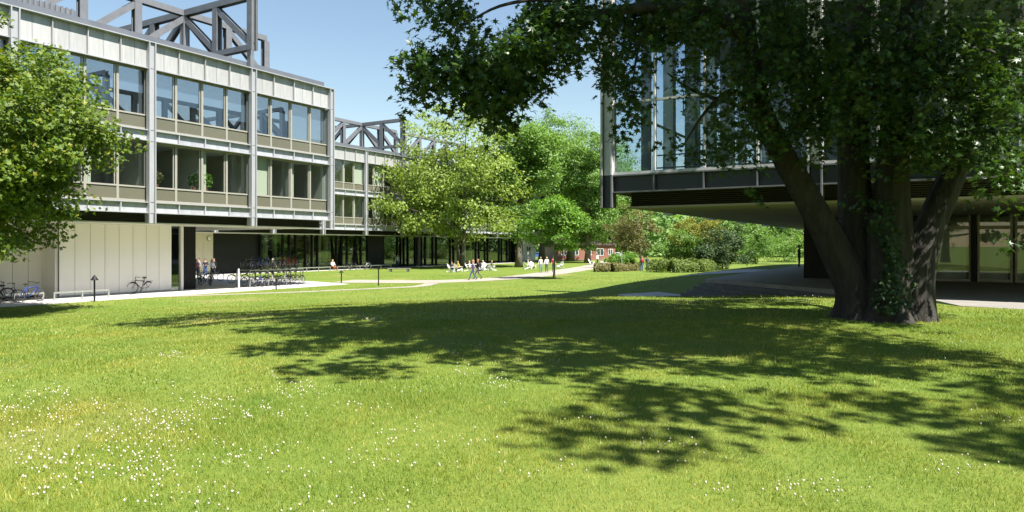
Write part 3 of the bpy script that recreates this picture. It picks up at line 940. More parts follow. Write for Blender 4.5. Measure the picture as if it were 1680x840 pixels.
# --- the big silver maple on the right: several stems from one foot, boughs hanging into the view
bt_base = G(1447, 523)
big = empty('silver_maple', bt_base)
tag(big, 'huge dark silver maple with several stems in front of the glass hall', 'tree')
DT = proj(bt_base.x, bt_base.y, bt_base.z)[2]
lb = MB()
def limb(pl, n=10):
    """pl: (px, py, depth, radius); smooth curve through them"""
    P = [(W(px, py, d) - bt_base, r) for px, py, d, r in pl]
    pts = []; rad = []
    for i in range(len(P) - 1):
        p0 = P[max(i - 1, 0)]; p1 = P[i]; p2 = P[i + 1]; p3 = P[min(i + 2, len(P) - 1)]
        for j in range(5):
            t = j / 5
            pts.append(0.5 * ((2 * p1[0]) + (p2[0] - p0[0]) * t + (2 * p0[0] - 5 * p1[0] + 4 * p2[0] - p3[0]) * t * t + (3 * p1[0] - p0[0] - 3 * p2[0] + p3[0]) * t ** 3))
            rad.append(p1[1] * (1 - t) + p2[1] * t)
    pts.append(P[-1][0]); rad.append(P[-1][1])
    n = 30 if rad[0] > 0.2 else n
    b0 = len(lb.v)
    lb.tube(pts, [r * 0.88 for r in rad], n)
    if n == 30:
        ph = random.uniform(0, 6)
        for i in range(len(pts)):
            for k in range(n):
                v = Vector(lb.v[b0 + i * n + k]); c = pts[i]; a = k / n * 6.283
                low = max(0, 1 - v.z / 0.9)
                f = 1 + 0.05 * math.sin(9 * a + ph + 0.6 * math.sin(i * 0.8)) + 0.035 * math.sin(5 * a - i * 0.35) + (0.05 if k % 2 else -0.03) + low * low * (0.35 + 0.22 * math.sin(4 * a + ph))
                lb.v[b0 + i * n + k] = tuple(c + (v - c) * f)
D = DT
limb([(1415, 545, D, .55), (1412, 520, D, .50), (1400, 470, D, .42), (1365, 400, D, .36), (1322, 320, D - .2, .31), (1285, 255, D - .4, .28), (1245, 170, D - .8, .25), (1225, 60, D - 1.0, .21), (1200, -60, D - 1.2, .15), (1150, -220, D - 1.4, .07)])
limb([(1425, 545, D + .2, .60), (1425, 500, D + .2, .50), (1412, 430, D + .3, .44), (1402, 320, D + .4, .40), (1400, 200, D + .5, .36), (1412, 80, D + .6, .31), (1415, -60, D + .6, .26), (1380, -300, D + .5, .17), (1360, -560, D + .4, .06)], 12)
limb([(1475, 545, D, .60), (1475, 500, D, .52), (1470, 420, D, .45), (1462, 320, D - .1, .40), (1470, 200, D - .2, .34), (1490, 60, D - .4, .28), (1520, -100, D - .6, .22), (1580, -340, D - .8, .12), (1620, -560, D - 1, .05)], 12)
limb([(1495, 545, D - .1, .52), (1497, 505, D - .1, .46), (1508, 430, D - .1, .38), (1535, 350, D, .32), (1570, 270, D + .1, .28), (1605, 190, D + .2, .25), (1650, 90, D + .3, .20), (1720, -60, D + .4, .14), (1800, -260, D + .4, .06)])
limb([(1450, 540, D - .45, .50), (1450, 505, D - .42, .42), (1448, 430, D - .3, .34), (1440, 350, D - .1, .26)])
# boughs
limb([(1228, 70, D - 1.0, .17), (1170, 25, D - 1.6, .14), (1080, 12, D - 2.4, .12), (990, 22, D - 3.0, .10), (925, 45, D - 3.4, .075), (880, 80, D - 3.7, .055), (800, 110, D - 4.0, .035), (715, 118, D - 4.3, .015)], 8)
limb([(990, 22, D - 3.0, .06), (900, 0, D - 3.4, .045), (820, 10, D - 3.8, .03), (755, 45, D - 4.0, .012)], 6)
limb([(880, 80, D - 3.7, .04), (850, 130, D - 3.8, .03), (820, 195, D - 3.9, .01)], 6)
limb([(1080, 12, D - 2.4, .05), (1050, 70, D - 2.6, .035), (1036, 150, D - 2.8, .015), (1030, 205, D - 2.9, .008)], 6)
limb([(1245, 170, D - .8, .10), (1200, 150, D - 1.6, .07), (1160, 180, D - 2.2, .04), (1120, 240, D - 2.6, .012)], 6)
limb([(1300, 280, D - .3, .09), (1240, 190, D - 1.0, .06), (1140, 150, D - 1.5, .04), (1095, 120, D - 1.9, .015)], 6)
limb([(1400, 200, D + .5, .14), (1340, 120, D - .2, .10), (1290, 40, D - .8, .07), (1240, -60, D - 1.2, .04)], 6)
limb([(1470, 180, D - .2, .14), (1540, 110, D - 1, .10), (1600, 80, D - 1.8, .06), (1660, 100, D - 2.4, .02)], 6)
limb([(1600, 200, D + .2, .10), (1650, 230, D - .6, .06), (1690, 280, D - 1.4, .03), (1700, 330, D - 2, .012)], 6)
for px, py, d, r in ((900, -250, D - 4, .05), (1050, -420, D - 2, .06), (700, -260, D - 1.5, .04), (1250, -500, D - 3, .06), (820, -420, D + 2, .05), (1500, -500, D - 5, .06)):
    limb([(1415 + (px - 1415) * .12, -80, D + .3, .18), ((px + 1400) / 2, (py - 120) / 2 - 60, (d + D) / 2, .11), (px, py, d, r)], 6)
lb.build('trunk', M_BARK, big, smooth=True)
# hanging foliage masses: (px, py, depth, half width px, half height px, half depth m, leaves)
MASS = [(820, 92, 12.3, 105, 50, 1.2, 1900), (735, 112, 12.0, 68, 38, .9, 1000), (800, 150, 12.2, 62, 45, .9, 1100), (822, 195, 12.2, 22, 26, .4, 200),
        (690, 92, 11.8, 42, 24, .6, 260), (690, 140, 11.8, 26, 26, .5, 150), (905, 62, 12.8, 85, 45, 1.2, 1300), (868, 125, 12.7, 52, 55, .8, 520),
        (760, 26, 12.4, 74, 26, .9, 380), (945, 18, 13.2, 80, 30, 1.1, 900), (720, -2, 12.4, 66, 14, .7, 170), (915, 20, 13.0, 90, 24, 1.0, 500),
        (655, 4, 11.6, 22, 12, .4, 40), (1045, 55, 13.8, 60, 70, 1.1, 1100), (1008, 108, 13.5, 36, 46, .7, 330), (1042, 160, 13.4, 28, 48, .5, 300),
        (1030, 205, 13.4, 18, 22, .4, 70), (1130, 24, 14.2, 95, 46, 1.4, 1500), (1128, 110, 13.9, 46, 60, .9, 220), (1112, 232, 13.5, 34, 34, .6, 60),
        (1175, 240, 13.8, 40, 34, .8, 190), (1200, 160, 14.0, 52, 75, 1.1, 480), (1290, 90, 14.8, 110, 105, 1.8, 3600), (1400, 115, 14.9, 120, 135, 2.0, 4200),
        (1530, 105, 14.9, 130, 125, 2.0, 4600), (1640, 120, 14.8, 90, 140, 1.8, 3400), (1250, 215, 14.8, 58, 56, 1.1, 620), (1330, 215, 15.2, 50, 60, 1.1, 560),
        (1560, 225, 14.8, 100, 50, 1.3, 1700), (1650, 262, 13.8, 50, 46, .9, 560), (1625, 305, 13.6, 40, 16, .5, 70), (1664, 330, 12.8, 14, 18, .3, 22), (1662, 392, 12.8, 12, 34, .3, 30),
        (1235, 318, 14.2, 18, 14, .3, 22), (1480, 230, 15.2, 70, 60, 1.0, 700), (1420, 320, 15.6, 24, 40, .4, 60)]
TP = []; TN = []; TS = []
def add_leaves(P, N, s):
    TP.append(P); TN.append(N); TS.append(s)
for px, py, d, hw, hh, hd, n in MASS:
    k = 11
    m = max(2, n // k)
    u = unit(m) * (rng.random((m, 1)) ** 0.42)
    tw = np.array([W(px + a * hw, py + c * hh, d + b * hd) for a, b, c in u])
    idx = np.repeat(np.arange(m), k)
    ang = rng.uniform(0, 6.28, m)[idx] + rng.normal(0, 0.5, m * k)
    t = rng.uniform(0, 1, m * k)
    off = np.stack([np.cos(ang) * 0.34 * t, np.sin(ang) * 0.34 * t, -0.28 * t * t + rng.normal(0, 0.05, m * k)], -1)
    P = tw[idx] + off + rng.normal(0, 0.045, (m * k, 3))
    N = np.array([0, 0, 0.8]) + rng.normal(0, 0.55, P.shape) + np.stack([np.cos(ang), np.sin(ang), 0 * ang], -1) * 0.5
    add_leaves(P, N, 0.140 * rng.uniform(0.55, 1.2, len(P)))
# upper crown above the view: foliage gathered along spreading boughs, with gaps between them
hub = np.array([bt_base.x - 0.6, bt_base.y - 0.8, 8.0])
C = []
ends = [(2, 7.6, 12.5), (4, 7, 12), (0, 7.6, 12.2), (5.2, 7.2, 12.5), (6, 9, 13), (1, 9.5, 13), (-2, 9, 13), (8, 11, 13), (3, 10, 14.5), (-1, 11, 15), (-12.5, 15, 15), (-13, 19, 13.5), (-11.5, 11, 14), (-12, 23, 13), (-7.5, 9.5, 13.5), (-9.5, 14, 17), (-6, 19, 18.5), (-8, 24.5, 15), (-3, 10, 17), (-0.5, 6.5, 12), (2.0, 7, 12.5), (4, 9, 14),
        (0.5, 14, 19.5), (3, 18, 18.5), (6, 13, 15), (8, 18, 14), (5, 23, 15), (-2, 24, 16.5), (-4.5, 15, 20), (-10.5, 17.5, 12), (2, 12, 15), (-5, 13, 17), (-3, 16, 15), (0, 10, 14), (-8, 15, 14), (-1.5, 13, 16), (4, 14, 16), (-4, 8, 14), (-7, 12, 15), (8.5, 8, 13), (-13.5, 13, 12.5), (-7, 17, 16), (-1, 18, 17)]
for ex in ends:
    ex = np.array(ex); n_ = 11
    for t in np.linspace(0.30, 1.0, n_):
        q = hub + (ex - hub) * t + np.array([0, 0, 1.6 * math.sin(math.pi * t)])
        C.append(q + rng.normal(0, 0.25 + 0.75 * t, 3) * np.array([1, 1, 0.6]))
C = np.array(C)
pp = [proj(*c) for c in C]
C = C[np.array([(py < -85 or px > 1230 or dd < 4) for px, py, dd in pp])]
k = 135
idx = np.repeat(np.arange(len(C)), k)
off = unit(len(idx)) * (rng.random((len(idx), 1)) ** 0.5) * np.array([1.0, 1.0, 0.55]) * rng.uniform(0.6, 1.35, len(C))[idx][:, None]
P = C[idx] + off
keep = np.array([(py < -10 or px > 1200) for px, py, dd in (proj(*q) for q in P)])
P = P[keep]
add_leaves(P, np.array([0, 0, 0.8]) + rng.normal(0, 0.6, P.shape), 0.28 * rng.uniform(0.7, 1.2, len(P)))
VF = []
for shape, sl in ((STAR, slice(0, len(TP) - 1)), (TRI, slice(len(TP) - 1, None))):
    p_, n_, s_ = (np.concatenate(q[sl]) for q in (TP, TN, TS))
    VF.append(scatter(*shape, p_ - np.array(bt_base), rot_from(n_, rng.uniform(0, 6.28, len(p_))), s_))
V = np.concatenate([VF[0][0], VF[1][0]]); F = np.concatenate([VF[0][1], VF[1][1] + len(VF[0][0])])
obj('crown', np_mesh('crown', V, F, L_MAPLE), big)
# ivy climbing on the front of the stems
n = 800
u = np.clip(rng.normal(0, .5, n), -1.2, 1.2); v = rng.random(n) ** 1.3
iv = np.array([W(1458 + a * (30 + 10 * math.sin(b * 9)) + 10 * math.sin(b * 5), 515 - 185 * b, D - 0.95 + 0.35 * a * a + 0.35 * b + e_) - bt_base for a, b, e_ in zip(u, v, rng.normal(0, .06, n))])
ivn = np.array([ST * 0.9, -CT * 0.9, 0.35]) + rng.normal(0, 0.4, (n, 3))
V, F = scatter(*STAR, iv, rot_from(ivn, rng.uniform(0, 6.28, n)), 0.105 * rng.uniform(0.6, 1.2, n))
tag(obj('climbing_ivy', np_mesh('climbing_ivy', V, F, L_IVY), None, bt_base), 'dark ivy climbing the front of the big maple stems', 'ivy')

# --- the tree at the left edge
p = W(-42, 470, 30.5); p.z = hf(p.x, p.y)
tree('maple_tree', 'yellow green maple at the left edge before the white wall', p, 12.9, 7.1, (5.3, 5.3, 5.4), L_NEAR, nclump=340, nleaf=48000, clump_r=1.0, leaf=0.20,
     trunk_r=0.28, leafshape=TRI, droop=0.45, shell=0.3, nl=16, off=(0.5, 0.5))
# --- the row of trees in the middle
def mid_tree(px, py, top_y, hw_px, low_y, label, lm, **k):
    p = G(px, py); d = proj(*p)[2]
    ztop = CAMZ + (HY - top_y + 8) * d / FPX - p.z; zlow = CAMZ + (HY - low_y) * d / FPX - p.z
    hw = hw_px * 1.12 * d / FPX
    a = dict(nclump=190, nleaf=30000, clump_r=hw * 0.27, leaf=0.36, trunk_r=0.36, shell=0.42, group='trees on the lawn between the buildings')
    a.update(k)
    return tree(a.pop('name', 'deciduous_tree'), label, p, ztop, (ztop + zlow) / 2, (hw, hw, (ztop - zlow) / 2), lm, **a)
mid_tree(755, 440.5, 178, 110, 404, 'pale airy green tree with twin trunks behind the white garden chairs', L_PALE, stems=2, nclump=280, clump_r=1.8, nleaf=32000, leaf=0.37, off=(-1.2, -1.0), shell=0.35)
mid_tree(851, 438.5, 212, 72, 404, 'green tree with thick dark trunk next to the end of the far block', L_MID, trunk_r=0.42, name='deciduous_tree')
mid_tree(889, 430, 200, 66, 406, 'tallest green tree of the row, above the three walkers', L_MID, trunk_r=0.52)
mid_tree(936, 428.5, 214, 62, 406, 'broad green tree with an ivy covered trunk behind the young tree', L_MID, trunk_r=0.62)
mid_tree(964, 431.5, 232, 52, 408, 'green tree with straight dark trunk left of the far white chairs', L_MID, trunk_r=0.45)
mid_tree(872, 423.5, 232, 40, 398, 'slim far tree in front of the small white house', L_FRESH, trunk_r=0.35, nleaf=12000)
mid_tree(1003, 426, 240, 48, 408, 'green tree beside the corner of the glass hall', L_MID, trunk_r=0.5)
mid_tree(990, 421, 262, 45, 404, 'far green tree before the red brick building', L_FRESH, trunk_r=0.4, nleaf=14000)
mid_tree(909, 458, 330, 45, 406, 'young tree with thin pale trunk beside the gravel path', L_FRESH, trunk_r=0.10, nclump=90, nleaf=9000, leaf=0.24, clump_r=0.75, group=None)
# --- shrubs and hedges right of the path
def shrub(px, py, top_y, hw_px, label, lm, depth_f=1.0, low=0.0, **k):
    p = G(px, py); d = proj(*p)[2]
    zt = CAMZ + (HY - top_y) * d / FPX - p.z; hw = hw_px * d / FPX
    a = dict(nclump=70, nleaf=9000, clump_r=hw * 0.27, leaf=0.22, trunk_r=0.09, shell=0.45, nl=8, cat='shrub', stems=3)
    a.update(k)
    return tree(a.pop('name', 'shrub'), label, p, zt, zt * (0.5 + low / 2), (hw, hw * depth_f, zt * (0.5 - low / 2)), lm, **a)
shrub(1052, 440, 343, 56, 'loose bronze green small tree above the round bush', L_BRONZE, low=0.22, nclump=120, nleaf=9000, clump_r=0.9, name='ornamental_tree', cat='tree')
shrub(1022, 444, 412, 25, 'round bright green bush beside the thin pale post', L_FRESH, nleaf=7000, leaf=0.17)
shrub(1152, 440, 356, 62, 'large golden green shrub below the edge of the glass hall', L_YEL, low=0.12, nclump=120, nleaf=12000, clump_r=0.95)
shrub(1112, 441, 372, 44, 'mid green shrub between the bronze tree and the golden shrub', L_MID, nleaf=8000)
shrub(1192, 442, 366, 42, 'dark evergreen shrub right of the golden shrub', L_DARK, nleaf=10000, nclump=90)
shrub(1160, 443, 400, 40, 'low dark shrub in front of the golden shrub', L_DARK, nleaf=7000)
shrub(1240, 433, 372, 42, 'glossy green shrub seen below the hall soffit', L_MID, nleaf=8000)
shrub(1288, 430, 378, 44, 'grey green shrub beside the black core of the hall', L_MID, nleaf=8000)
shrub(1340, 429, 366, 50, 'dense green shrub behind the black core of the hall', L_MID, nleaf=6000)
shrub(1205, 430, 410, 40, 'low bright shrub at the sunny lawn behind the hall', L_HEDGE, nleaf=5000)
def hedge(pxs, top, label, lm, thick=1.6):
    """clipped hedge following (px, py) foot points"""
    pts = [G(*q) for q in pxs]
    root = empty('hedge', pts[0]); P = []; N = []
    tot = sum((pts[i + 1] - pts[i]).length for i in range(len(pts) - 1))
    for i in range(len(pts) - 1):
        s = pts[i + 1] - pts[i]; n = int(11000 * s.length / tot)
        t = rng.random(n); a = rng.uniform(0, math.pi, n)
        rr = rng.random(n) ** 0.25
        side = Vector((s.y, -s.x, 0)).normalized()
        hgt = top * (1 + 0.10 * np.sin(t * s.length * 1.1 + i) + 0.05 * np.sin(t * s.length * 3.7))
        w = np.cos(a) * rr * thick / 2; h = np.sin(a) ** 0.6 * rr * hgt
        base = np.array(pts[i] - pts[0])[None] + t[:, None] * np.array(s)[None]
        P.append(base + w[:, None] * np.array(side)[None] + np.stack([0 * h, 0 * h, h], -1))
        N.append(np.array(side)[None] * np.cos(a)[:, None] + np.stack([0 * h, 0 * h, np.sin(a)], -1) + rng.normal(0, .5, (n, 3)))
    P = np.concatenate(P); N = np.concatenate(N)
    V, F = scatter(*OVAL, P, rot_from(N, rng.uniform(0, 6.28, len(P))), 0.20 * rng.uniform(.6, 1.2, len(P)))
    obj('foliage', np_mesh('foliage', V, F, lm), root)
    b = MB()
    for k in range(14):
        i = k % (len(pts) - 1); q = pts[i].lerp(pts[i + 1], random.random()) - pts[0]
        b.tube([q, q + Vector((.1, .1, top * .4)), q + Vector((-.15, .2, top * .75))], [.04, .03, .01], 5)
    b.build('stem', M_BARK2, root)
    tag(root, label, 'hedge')
hedge([(975, 446), (1000, 446), (1040, 444)], 0.95, 'low brownish hedge at the bend of the gravel path', L_HEDGE2)
hedge([(1036, 443.5), (1052, 443.5)], 0.9, 'short green hedge between the round bush and the two walkers', L_HEDGE)
hedge([(1068, 446), (1100, 447), (1140, 446.5), (1165, 443)], 1.35, 'bright green rounded hedge right of the two walkers', L_HEDGE, 2.4)
# --- far trees that close the view
k = 0
for px, py, top, hw, lm, lab in ((1115, 419, 326, 75, L_MID, 'broad far tree right of the tall one behind the bronze tree'), (1182, 420, 334, 75, L_FRESH, 'broad far tree above the dark evergreen shrub'), (1250, 421, 340, 75, L_MID, 'broad far tree above the glossy shrub'),
                                 (1030, 417, 300, 60, L_MID, 'far tall green tree behind the bronze tree'), (1085, 418, 318, 55, L_FRESH, 'far green tree behind the hall corner'),
                                 (1145, 420, 330, 60, L_MID, 'far green tree behind the golden shrub'), (1215, 421, 345, 60, L_MID, 'far green tree seen low under the hall'),
                                 (1290, 421, 350, 60, L_FRESH, 'far pale tree right of the dark evergreen'), (1370, 421, 352, 60, L_MID, 'far tree behind the hall core'),
                                 (945, 416, 300, 60, L_DARK, 'far dark tree behind the red brick building'), (905, 415, 305, 50, L_MID, 'far tree behind the small white house'),
                                 (990, 415.5, 308, 50, L_DARK, 'far dark tree at the right end of the brick building')):
    mid_tree(px, py, top, hw, 408, lab, lm, nleaf=9000, nclump=90, leaf=0.5, trunk_r=0.5, group='far trees closing the view')
for (x, y, h, lab) in ((8, 92, 15, 'green tree standing behind the hall, nearest its rear'), (18, 108, 17, 'tall tree behind the hall beyond the others'),
                       (-2, 122, 16, 'tree far behind the hall near the shrubs')):
    tree('deciduous_tree', lab, (x, y, hf(x, y)), h, h * .58, (6, 6, h * .42), L_MID, nclump=70, nleaf=6000, clump_r=1.8, leaf=0.5, trunk_r=.4, group='far trees closing the view')

# --- the wood along the horizon
n = 46000
an = rng.uniform(R(-58), R(75), n)                        # bearing, clockwise from +Y
rr = 205 + rng.uniform(-16, 16, n) + 8 * np.sin(an * 23)
hh = (11 + 3 * np.sin(an * 31) + 2 * np.sin(an * 77 + 1) + 1.5 * np.sin(an * 143)) * rng.random(n) ** 0.7
P = np.stack([np.sin(an) * rr, np.cos(an) * rr, hh], -1)
N = np.stack([-np.sin(an), -np.cos(an), 0.8 + 0 * an], -1) + rng.normal(0, .6, (n, 3))
V, F = scatter(*OVAL, P, rot_from(N, rng.uniform(0, 6.28, n)), 1.5 * rng.uniform(.6, 1.3, n))
tag(obj('far_wood', np_mesh('far_wood', V, F, L_MID)), 'dense green wood along the horizon behind all the trees', 'wood', kind='stuff')
# --- unseen trees added round the viewpoint to cut low sky light; windows mirror them
for (x, y, h, lab) in ((21, -5, 17, 'unseen tall tree added right behind the viewpoint'), (26, 8, 18, 'unseen tall tree added right of the viewpoint'), (13, -17, 17, 'unseen tree added behind the viewpoint on the right'),
                       (1, -21, 18, 'unseen tree added straight behind the viewpoint'), (-11, -22, 17, 'unseen tree added behind the viewpoint on the left'), (-24, -20, 18, 'unseen tall tree added far left behind the viewpoint'),
                       (30, 18, 18, 'unseen tall tree added at the near end of the glass hall')):
    tree('sky_blocker_tree', lab, (x, y, hf(x, y)), h, h * .55, (6.5, 6.5, h * .45), L_MID, nclump=80, nleaf=7000, clump_r=2.2, leaf=0.6, trunk_r=.45, group='unseen trees added to block low sky light')

# ------------------------------------------------------------------ grass blades and clover
def in_view(n, d0, d1, margin=330):
    d = np.sqrt(rng.uniform(d0 * d0, d1 * d1, n)); px = rng.uniform(-margin, 1680 + margin, n)
    rx = (px - CX0) / FPX
    return d * (rx * CT - ST), d * (rx * ST + CT), d
PATHS = [([(-43, 44.4), (-40, 45.6), (-36.6, 47.3)], 2.35), ([(-36.6, 47.3), (-34.6, 51), (-34.0, 58), (-35.6, 67), (-37.6, 76), (-42.4, 95)], 1.8), ([(-39.0, 25.5), (-37.6, 28.4), (-35.4, 32.6), (-33.6, 38.2), (-32.8, 41.6), (-34.4, 45.6)], 0.38)]
def lawn_ok(x, y):
    side = (x - A0.x) * (-e.y) + (y - A0.y) * e.x                               # plaza, steps and landing side
    onp = ((side > -0.05) & (x > -9.8)) | ((side > -3.7) & (x > -13.6) & (x < -6.5)) | ((x > 0.2) & (y > 22.8 - 0.283 * (x - 0.6)))
    ok_ = (x > -38.9) | ((y > 50) & (x > -62.3))
    for pl, w in PATHS:
        for i in range(len(pl) - 1):
            ax, ay = pl[i]; bx, by = pl[i + 1]; dx, dy = bx - ax, by - ay
            t = np.clip(((x - ax) * dx + (y - ay) * dy) / (dx * dx + dy * dy), 0, 1)
            ok_ &= np.hypot(x - ax - t * dx, y - ay - t * dy) > w
    return ok_ & ~onp
GV = []
def blades(n, d0, d1, h, w):
    x, y, d = in_view(n, d0, d1)
    patch = np.sin(x * 1.7 + np.sin(y * 1.1) * 2) * np.sin(y * 1.5 + np.sin(x * 0.9) * 2)
    keep = lawn_ok(x, y) & (rng.random(n) < 0.75 + 0.25 * patch)
    for pl, wr_ in WORN:
        for i in range(len(pl) - 1):
            ax, ay = pl[i]; bx, by = pl[i + 1]; dx, dy = bx - ax, by - ay
            t = np.clip(((x - ax) * dx + (y - ay) * dy) / (dx * dx + dy * dy), 0, 1)
            keep &= (np.hypot(x - ax - t * dx, y - ay - t * dy) > wr_ * 0.8) | (rng.random(len(x)) < 0.55)
    x, y = x[keep], y[keep]; n = len(x)
    z = hz(x, y)
    a = rng.uniform(0, 6.28, n); hh = h * rng.uniform(0.45, 1.25, n) * (1 + 0.3 * patch[keep]); ww = w * rng.uniform(0.6, 1.3, n)
    la = rng.uniform(0, 6.28, n); lean = hh * rng.uniform(0.15, 1.1, n)
    p0 = np.stack([x - np.cos(a) * ww, y - np.sin(a) * ww, z - 0.005], -1)
    p1 = np.stack([x + np.cos(a) * ww, y + np.sin(a) * ww, z - 0.005], -1)
    p2 = np.stack([x + np.cos(la) * lean, y + np.sin(la) * lean, z + hh], -1)
    GV.append(np.stack([p0, p1, p2], 1).reshape(-1, 3))
blades(300000, 2.8, 8, 0.036, 0.0026)
blades(320000, 8, 16, 0.038, 0.0048)
blades(215000, 16, 34, 0.045, 0.010)
blades(120000, 34, 75, 0.05, 0.022)
GV = np.concatenate(GV)
def grass_mat(*a, **k):
    m = leaf_mat(*a, **k)
    n, l = m.node_tree.nodes, m.node_tree.links
    tc = n.new('ShaderNodeTexCoord'); out = None
    p = n['Principled BSDF']; src = p.inputs['Base Color'].links[0].from_socket
    for sc, c0, c1, p0, p1 in ((0.55, (0.74, 0.90, 0.75), (1.22, 1.10, 1.15), 0.36, 0.64), (3.2, (0.78, 0.90, 0.8), (1.18, 1.08, 1.3), 0.35, 0.66)):
        nz = n.new('ShaderNodeTexNoise'); nz.inputs['Scale'].default_value = sc; nz.inputs['Detail'].default_value = 4
        l.new(tc.outputs['Object'], nz.inputs[0])
        mr = n.new('ShaderNodeMix'); mr.data_type = 'RGBA'
        mp = n.new('ShaderNodeMapRange'); mp.inputs[1].default_value = p0; mp.inputs[2].default_value = p1
        l.new(nz.outputs['Fac'], mp.inputs[0]); l.new(mp.outputs[0], mr.inputs[0])
        mr.inputs[6].default_value = (*c0, 1); mr.inputs[7].default_value = (*c1, 1)
        mu = n.new('ShaderNodeVectorMath'); mu.operation = 'MULTIPLY'
        l.new(src, mu.inputs[0]); l.new(mr.outputs[2], mu.inputs[1]); src = mu.outputs[0]
    l.new(src, p.inputs['Base Color'])
    for x in n:
        if x.type == 'VECT_MATH' and x.operation == 'MULTIPLY' and tuple(round(v, 2) for v in x.inputs[1].default_value) == (1.5, 1.5, 0.6) and not x.inputs[1].is_linked:
            l.new(src, x.inputs[0])
    return m
L_GRASS = grass_mat('grass_blades', (0.135, 0.20, 0.018), (0.30, 0.325, 0.052), (0.46, 0.38, 0.14), 0.28, rough=0.5)
tag(obj('grass', np_mesh('grass', GV, np.arange(len(GV)).reshape(-1, 3), L_GRASS)), 'short green grass blades covering the lawn in the foreground', 'grass', kind='stuff')
# clover heads: patches, more of them at the lower left
M_CLOVER = mat('clover_white', (0.46, 0.38, 0.33), 0.7, var=0.2, scale=40, c2=(0.55, 0.52, 0.44))
M_STEM = mat('clover_stem', (0.08, 0.14, 0.03), 0.7, var=0.2)
cv = MB().ell((0, 0, 0.045), (0.011, 0.011, 0.010), 6, 4)
cf = [f for f in cv.f]
cvv = np.array(cv.v) * np.array([0.6, 0.6, 0.9]); cvf = np.array([(f[0], f[1], f[2]) for f in cf] + [(f[0], f[2], f[3]) for f in cf])
CP = []; CS = []
def clover(cx, cy, hw, hh, n):
    hubs_ = [(random.gauss(cx, hw), random.gauss(cy, hh)) for _ in range(max(3, n // 14))]
    for _ in range(int(n * 0.7)):
        a_, b_ = random.choice(hubs_); px = random.gauss(a_, hw * 0.28); py = random.gauss(b_, hh * 0.28)
        if py < 470 or py > 850: continue
        p = G(px, py)
        if not bool(lawn_ok(np.array([p.x]), np.array([p.y]))[0]): continue
        CP.append(tuple(p)); CS.append(random.uniform(0.75, 1.35))
for cx, cy, hw, hh, n in ((160, 700, 110, 34, 330), (120, 770, 120, 40, 260), (330, 680, 90, 26, 150), (430, 790, 120, 34, 130), (60, 670, 60, 20, 120), (430, 683, 20, 8, 40),
                          (700, 640, 90, 20, 90), (650, 760, 140, 40, 110), (950, 720, 120, 40, 70), (320, 588, 28, 6, 40), (600, 525, 22, 4, 40), (1150, 495, 60, 6, 130), (1250, 488, 60, 5, 130),
                          (560, 530, 40, 10, 30), (780, 580, 50, 10, 50), (1250, 780, 120, 30, 60), (1500, 760, 120, 40, 40), (1560, 560, 60, 14, 25), (100, 503, 30, 3, 50), (830, 610, 60, 20, 60), (500, 620, 90, 20, 60)):
    clover(cx, cy, hw, hh, n)
CP = np.array(CP); CS = np.array(CS)
dist = np.hypot(CP[:, 0], CP[:, 1])
V, F = scatter(cvv, cvf, CP, rot_from(np.array([0, 0, 1.0]) + rng.normal(0, .2, CP.shape), rng.uniform(0, 6, len(CP))), CS * np.clip(dist / 13, 0.9, 1.6))
tag(obj('clover_flowers', np_mesh('clover_flowers', V, F, M_CLOVER)), 'small white clover heads scattered in patches over the grass', 'clover', kind='stuff')
# ------------------------------------------------------------------ bicycles
def cmat(name, c, rough=0.45, metal=0.0, var=0.08):
    return mat(name, c, rough, metal, var=var, scale=6)
def wheel_mesh():
    b = MB()
    b.ring((0, 0, 0), (0, 1, 0), 0.325, 0.020, 26, 6, 0)
    b.ring((0, 0, 0), (0, 1, 0), 0.298, 0.010, 26, 4, 1)
    b.tube([(0, -0.05, 0), (0, 0.05, 0)], 0.022, 8, 1)
    for k in range(14):
        a = 2 * math.pi * k / 14
        b.tube([(0, 0.02 * (-1) ** k, 0), (0.295 * math.cos(a), 0, 0.295 * math.sin(a))], 0.0022, 3, 1, cap=False)
    return b.mesh('wheel', [M_TYRE, M_CHROME], True)
ME_WHEEL = wheel_mesh()
ME_SADDLE = MB().ell((0, 0, 0), (0.13, 0.075, 0.035), 10, 6).ell((0.10, 0, -0.005), (0.10, 0.03, 0.028), 8, 6).mesh('saddle', M_BLACK, True)
ME_CRANK = MB().ring((0, 0.05, 0), (0, 1, 0), 0.085, 0.008, 18, 4).tube([(0, 0.06, 0), (0.11, 0.08, -0.13)], 0.011, 6).tube([(0, -0.06, 0), (-0.11, -0.08, 0.13)], 0.011, 6)\
    .box(0.06, 0.16, 0.08, 0.16, -0.14, -0.12).box(-0.16, -0.06, -0.16, -0.08, 0.12, 0.14).mesh('crank', M_BLACK)
ME_BAR = MB().tube([(-0.10, 0.29, 0.04), (-0.02, 0.22, 0.06), (0.06, 0.05, 0.0), (0.06, -0.05, 0.0), (-0.02, -0.22, 0.06), (-0.10, -0.29, 0.04)], 0.012, 6).tube([(0.06, 0, 0), (0.03, 0, -0.12)], 0.014, 6)\
    .tube([(-0.10, 0.29, 0.04), (-0.17, 0.31, 0.035)], 0.018, 6).tube([(-0.10, -0.29, 0.04), (-0.17, -0.31, 0.035)], 0.018, 6).mesh('handlebar', M_BLACK)
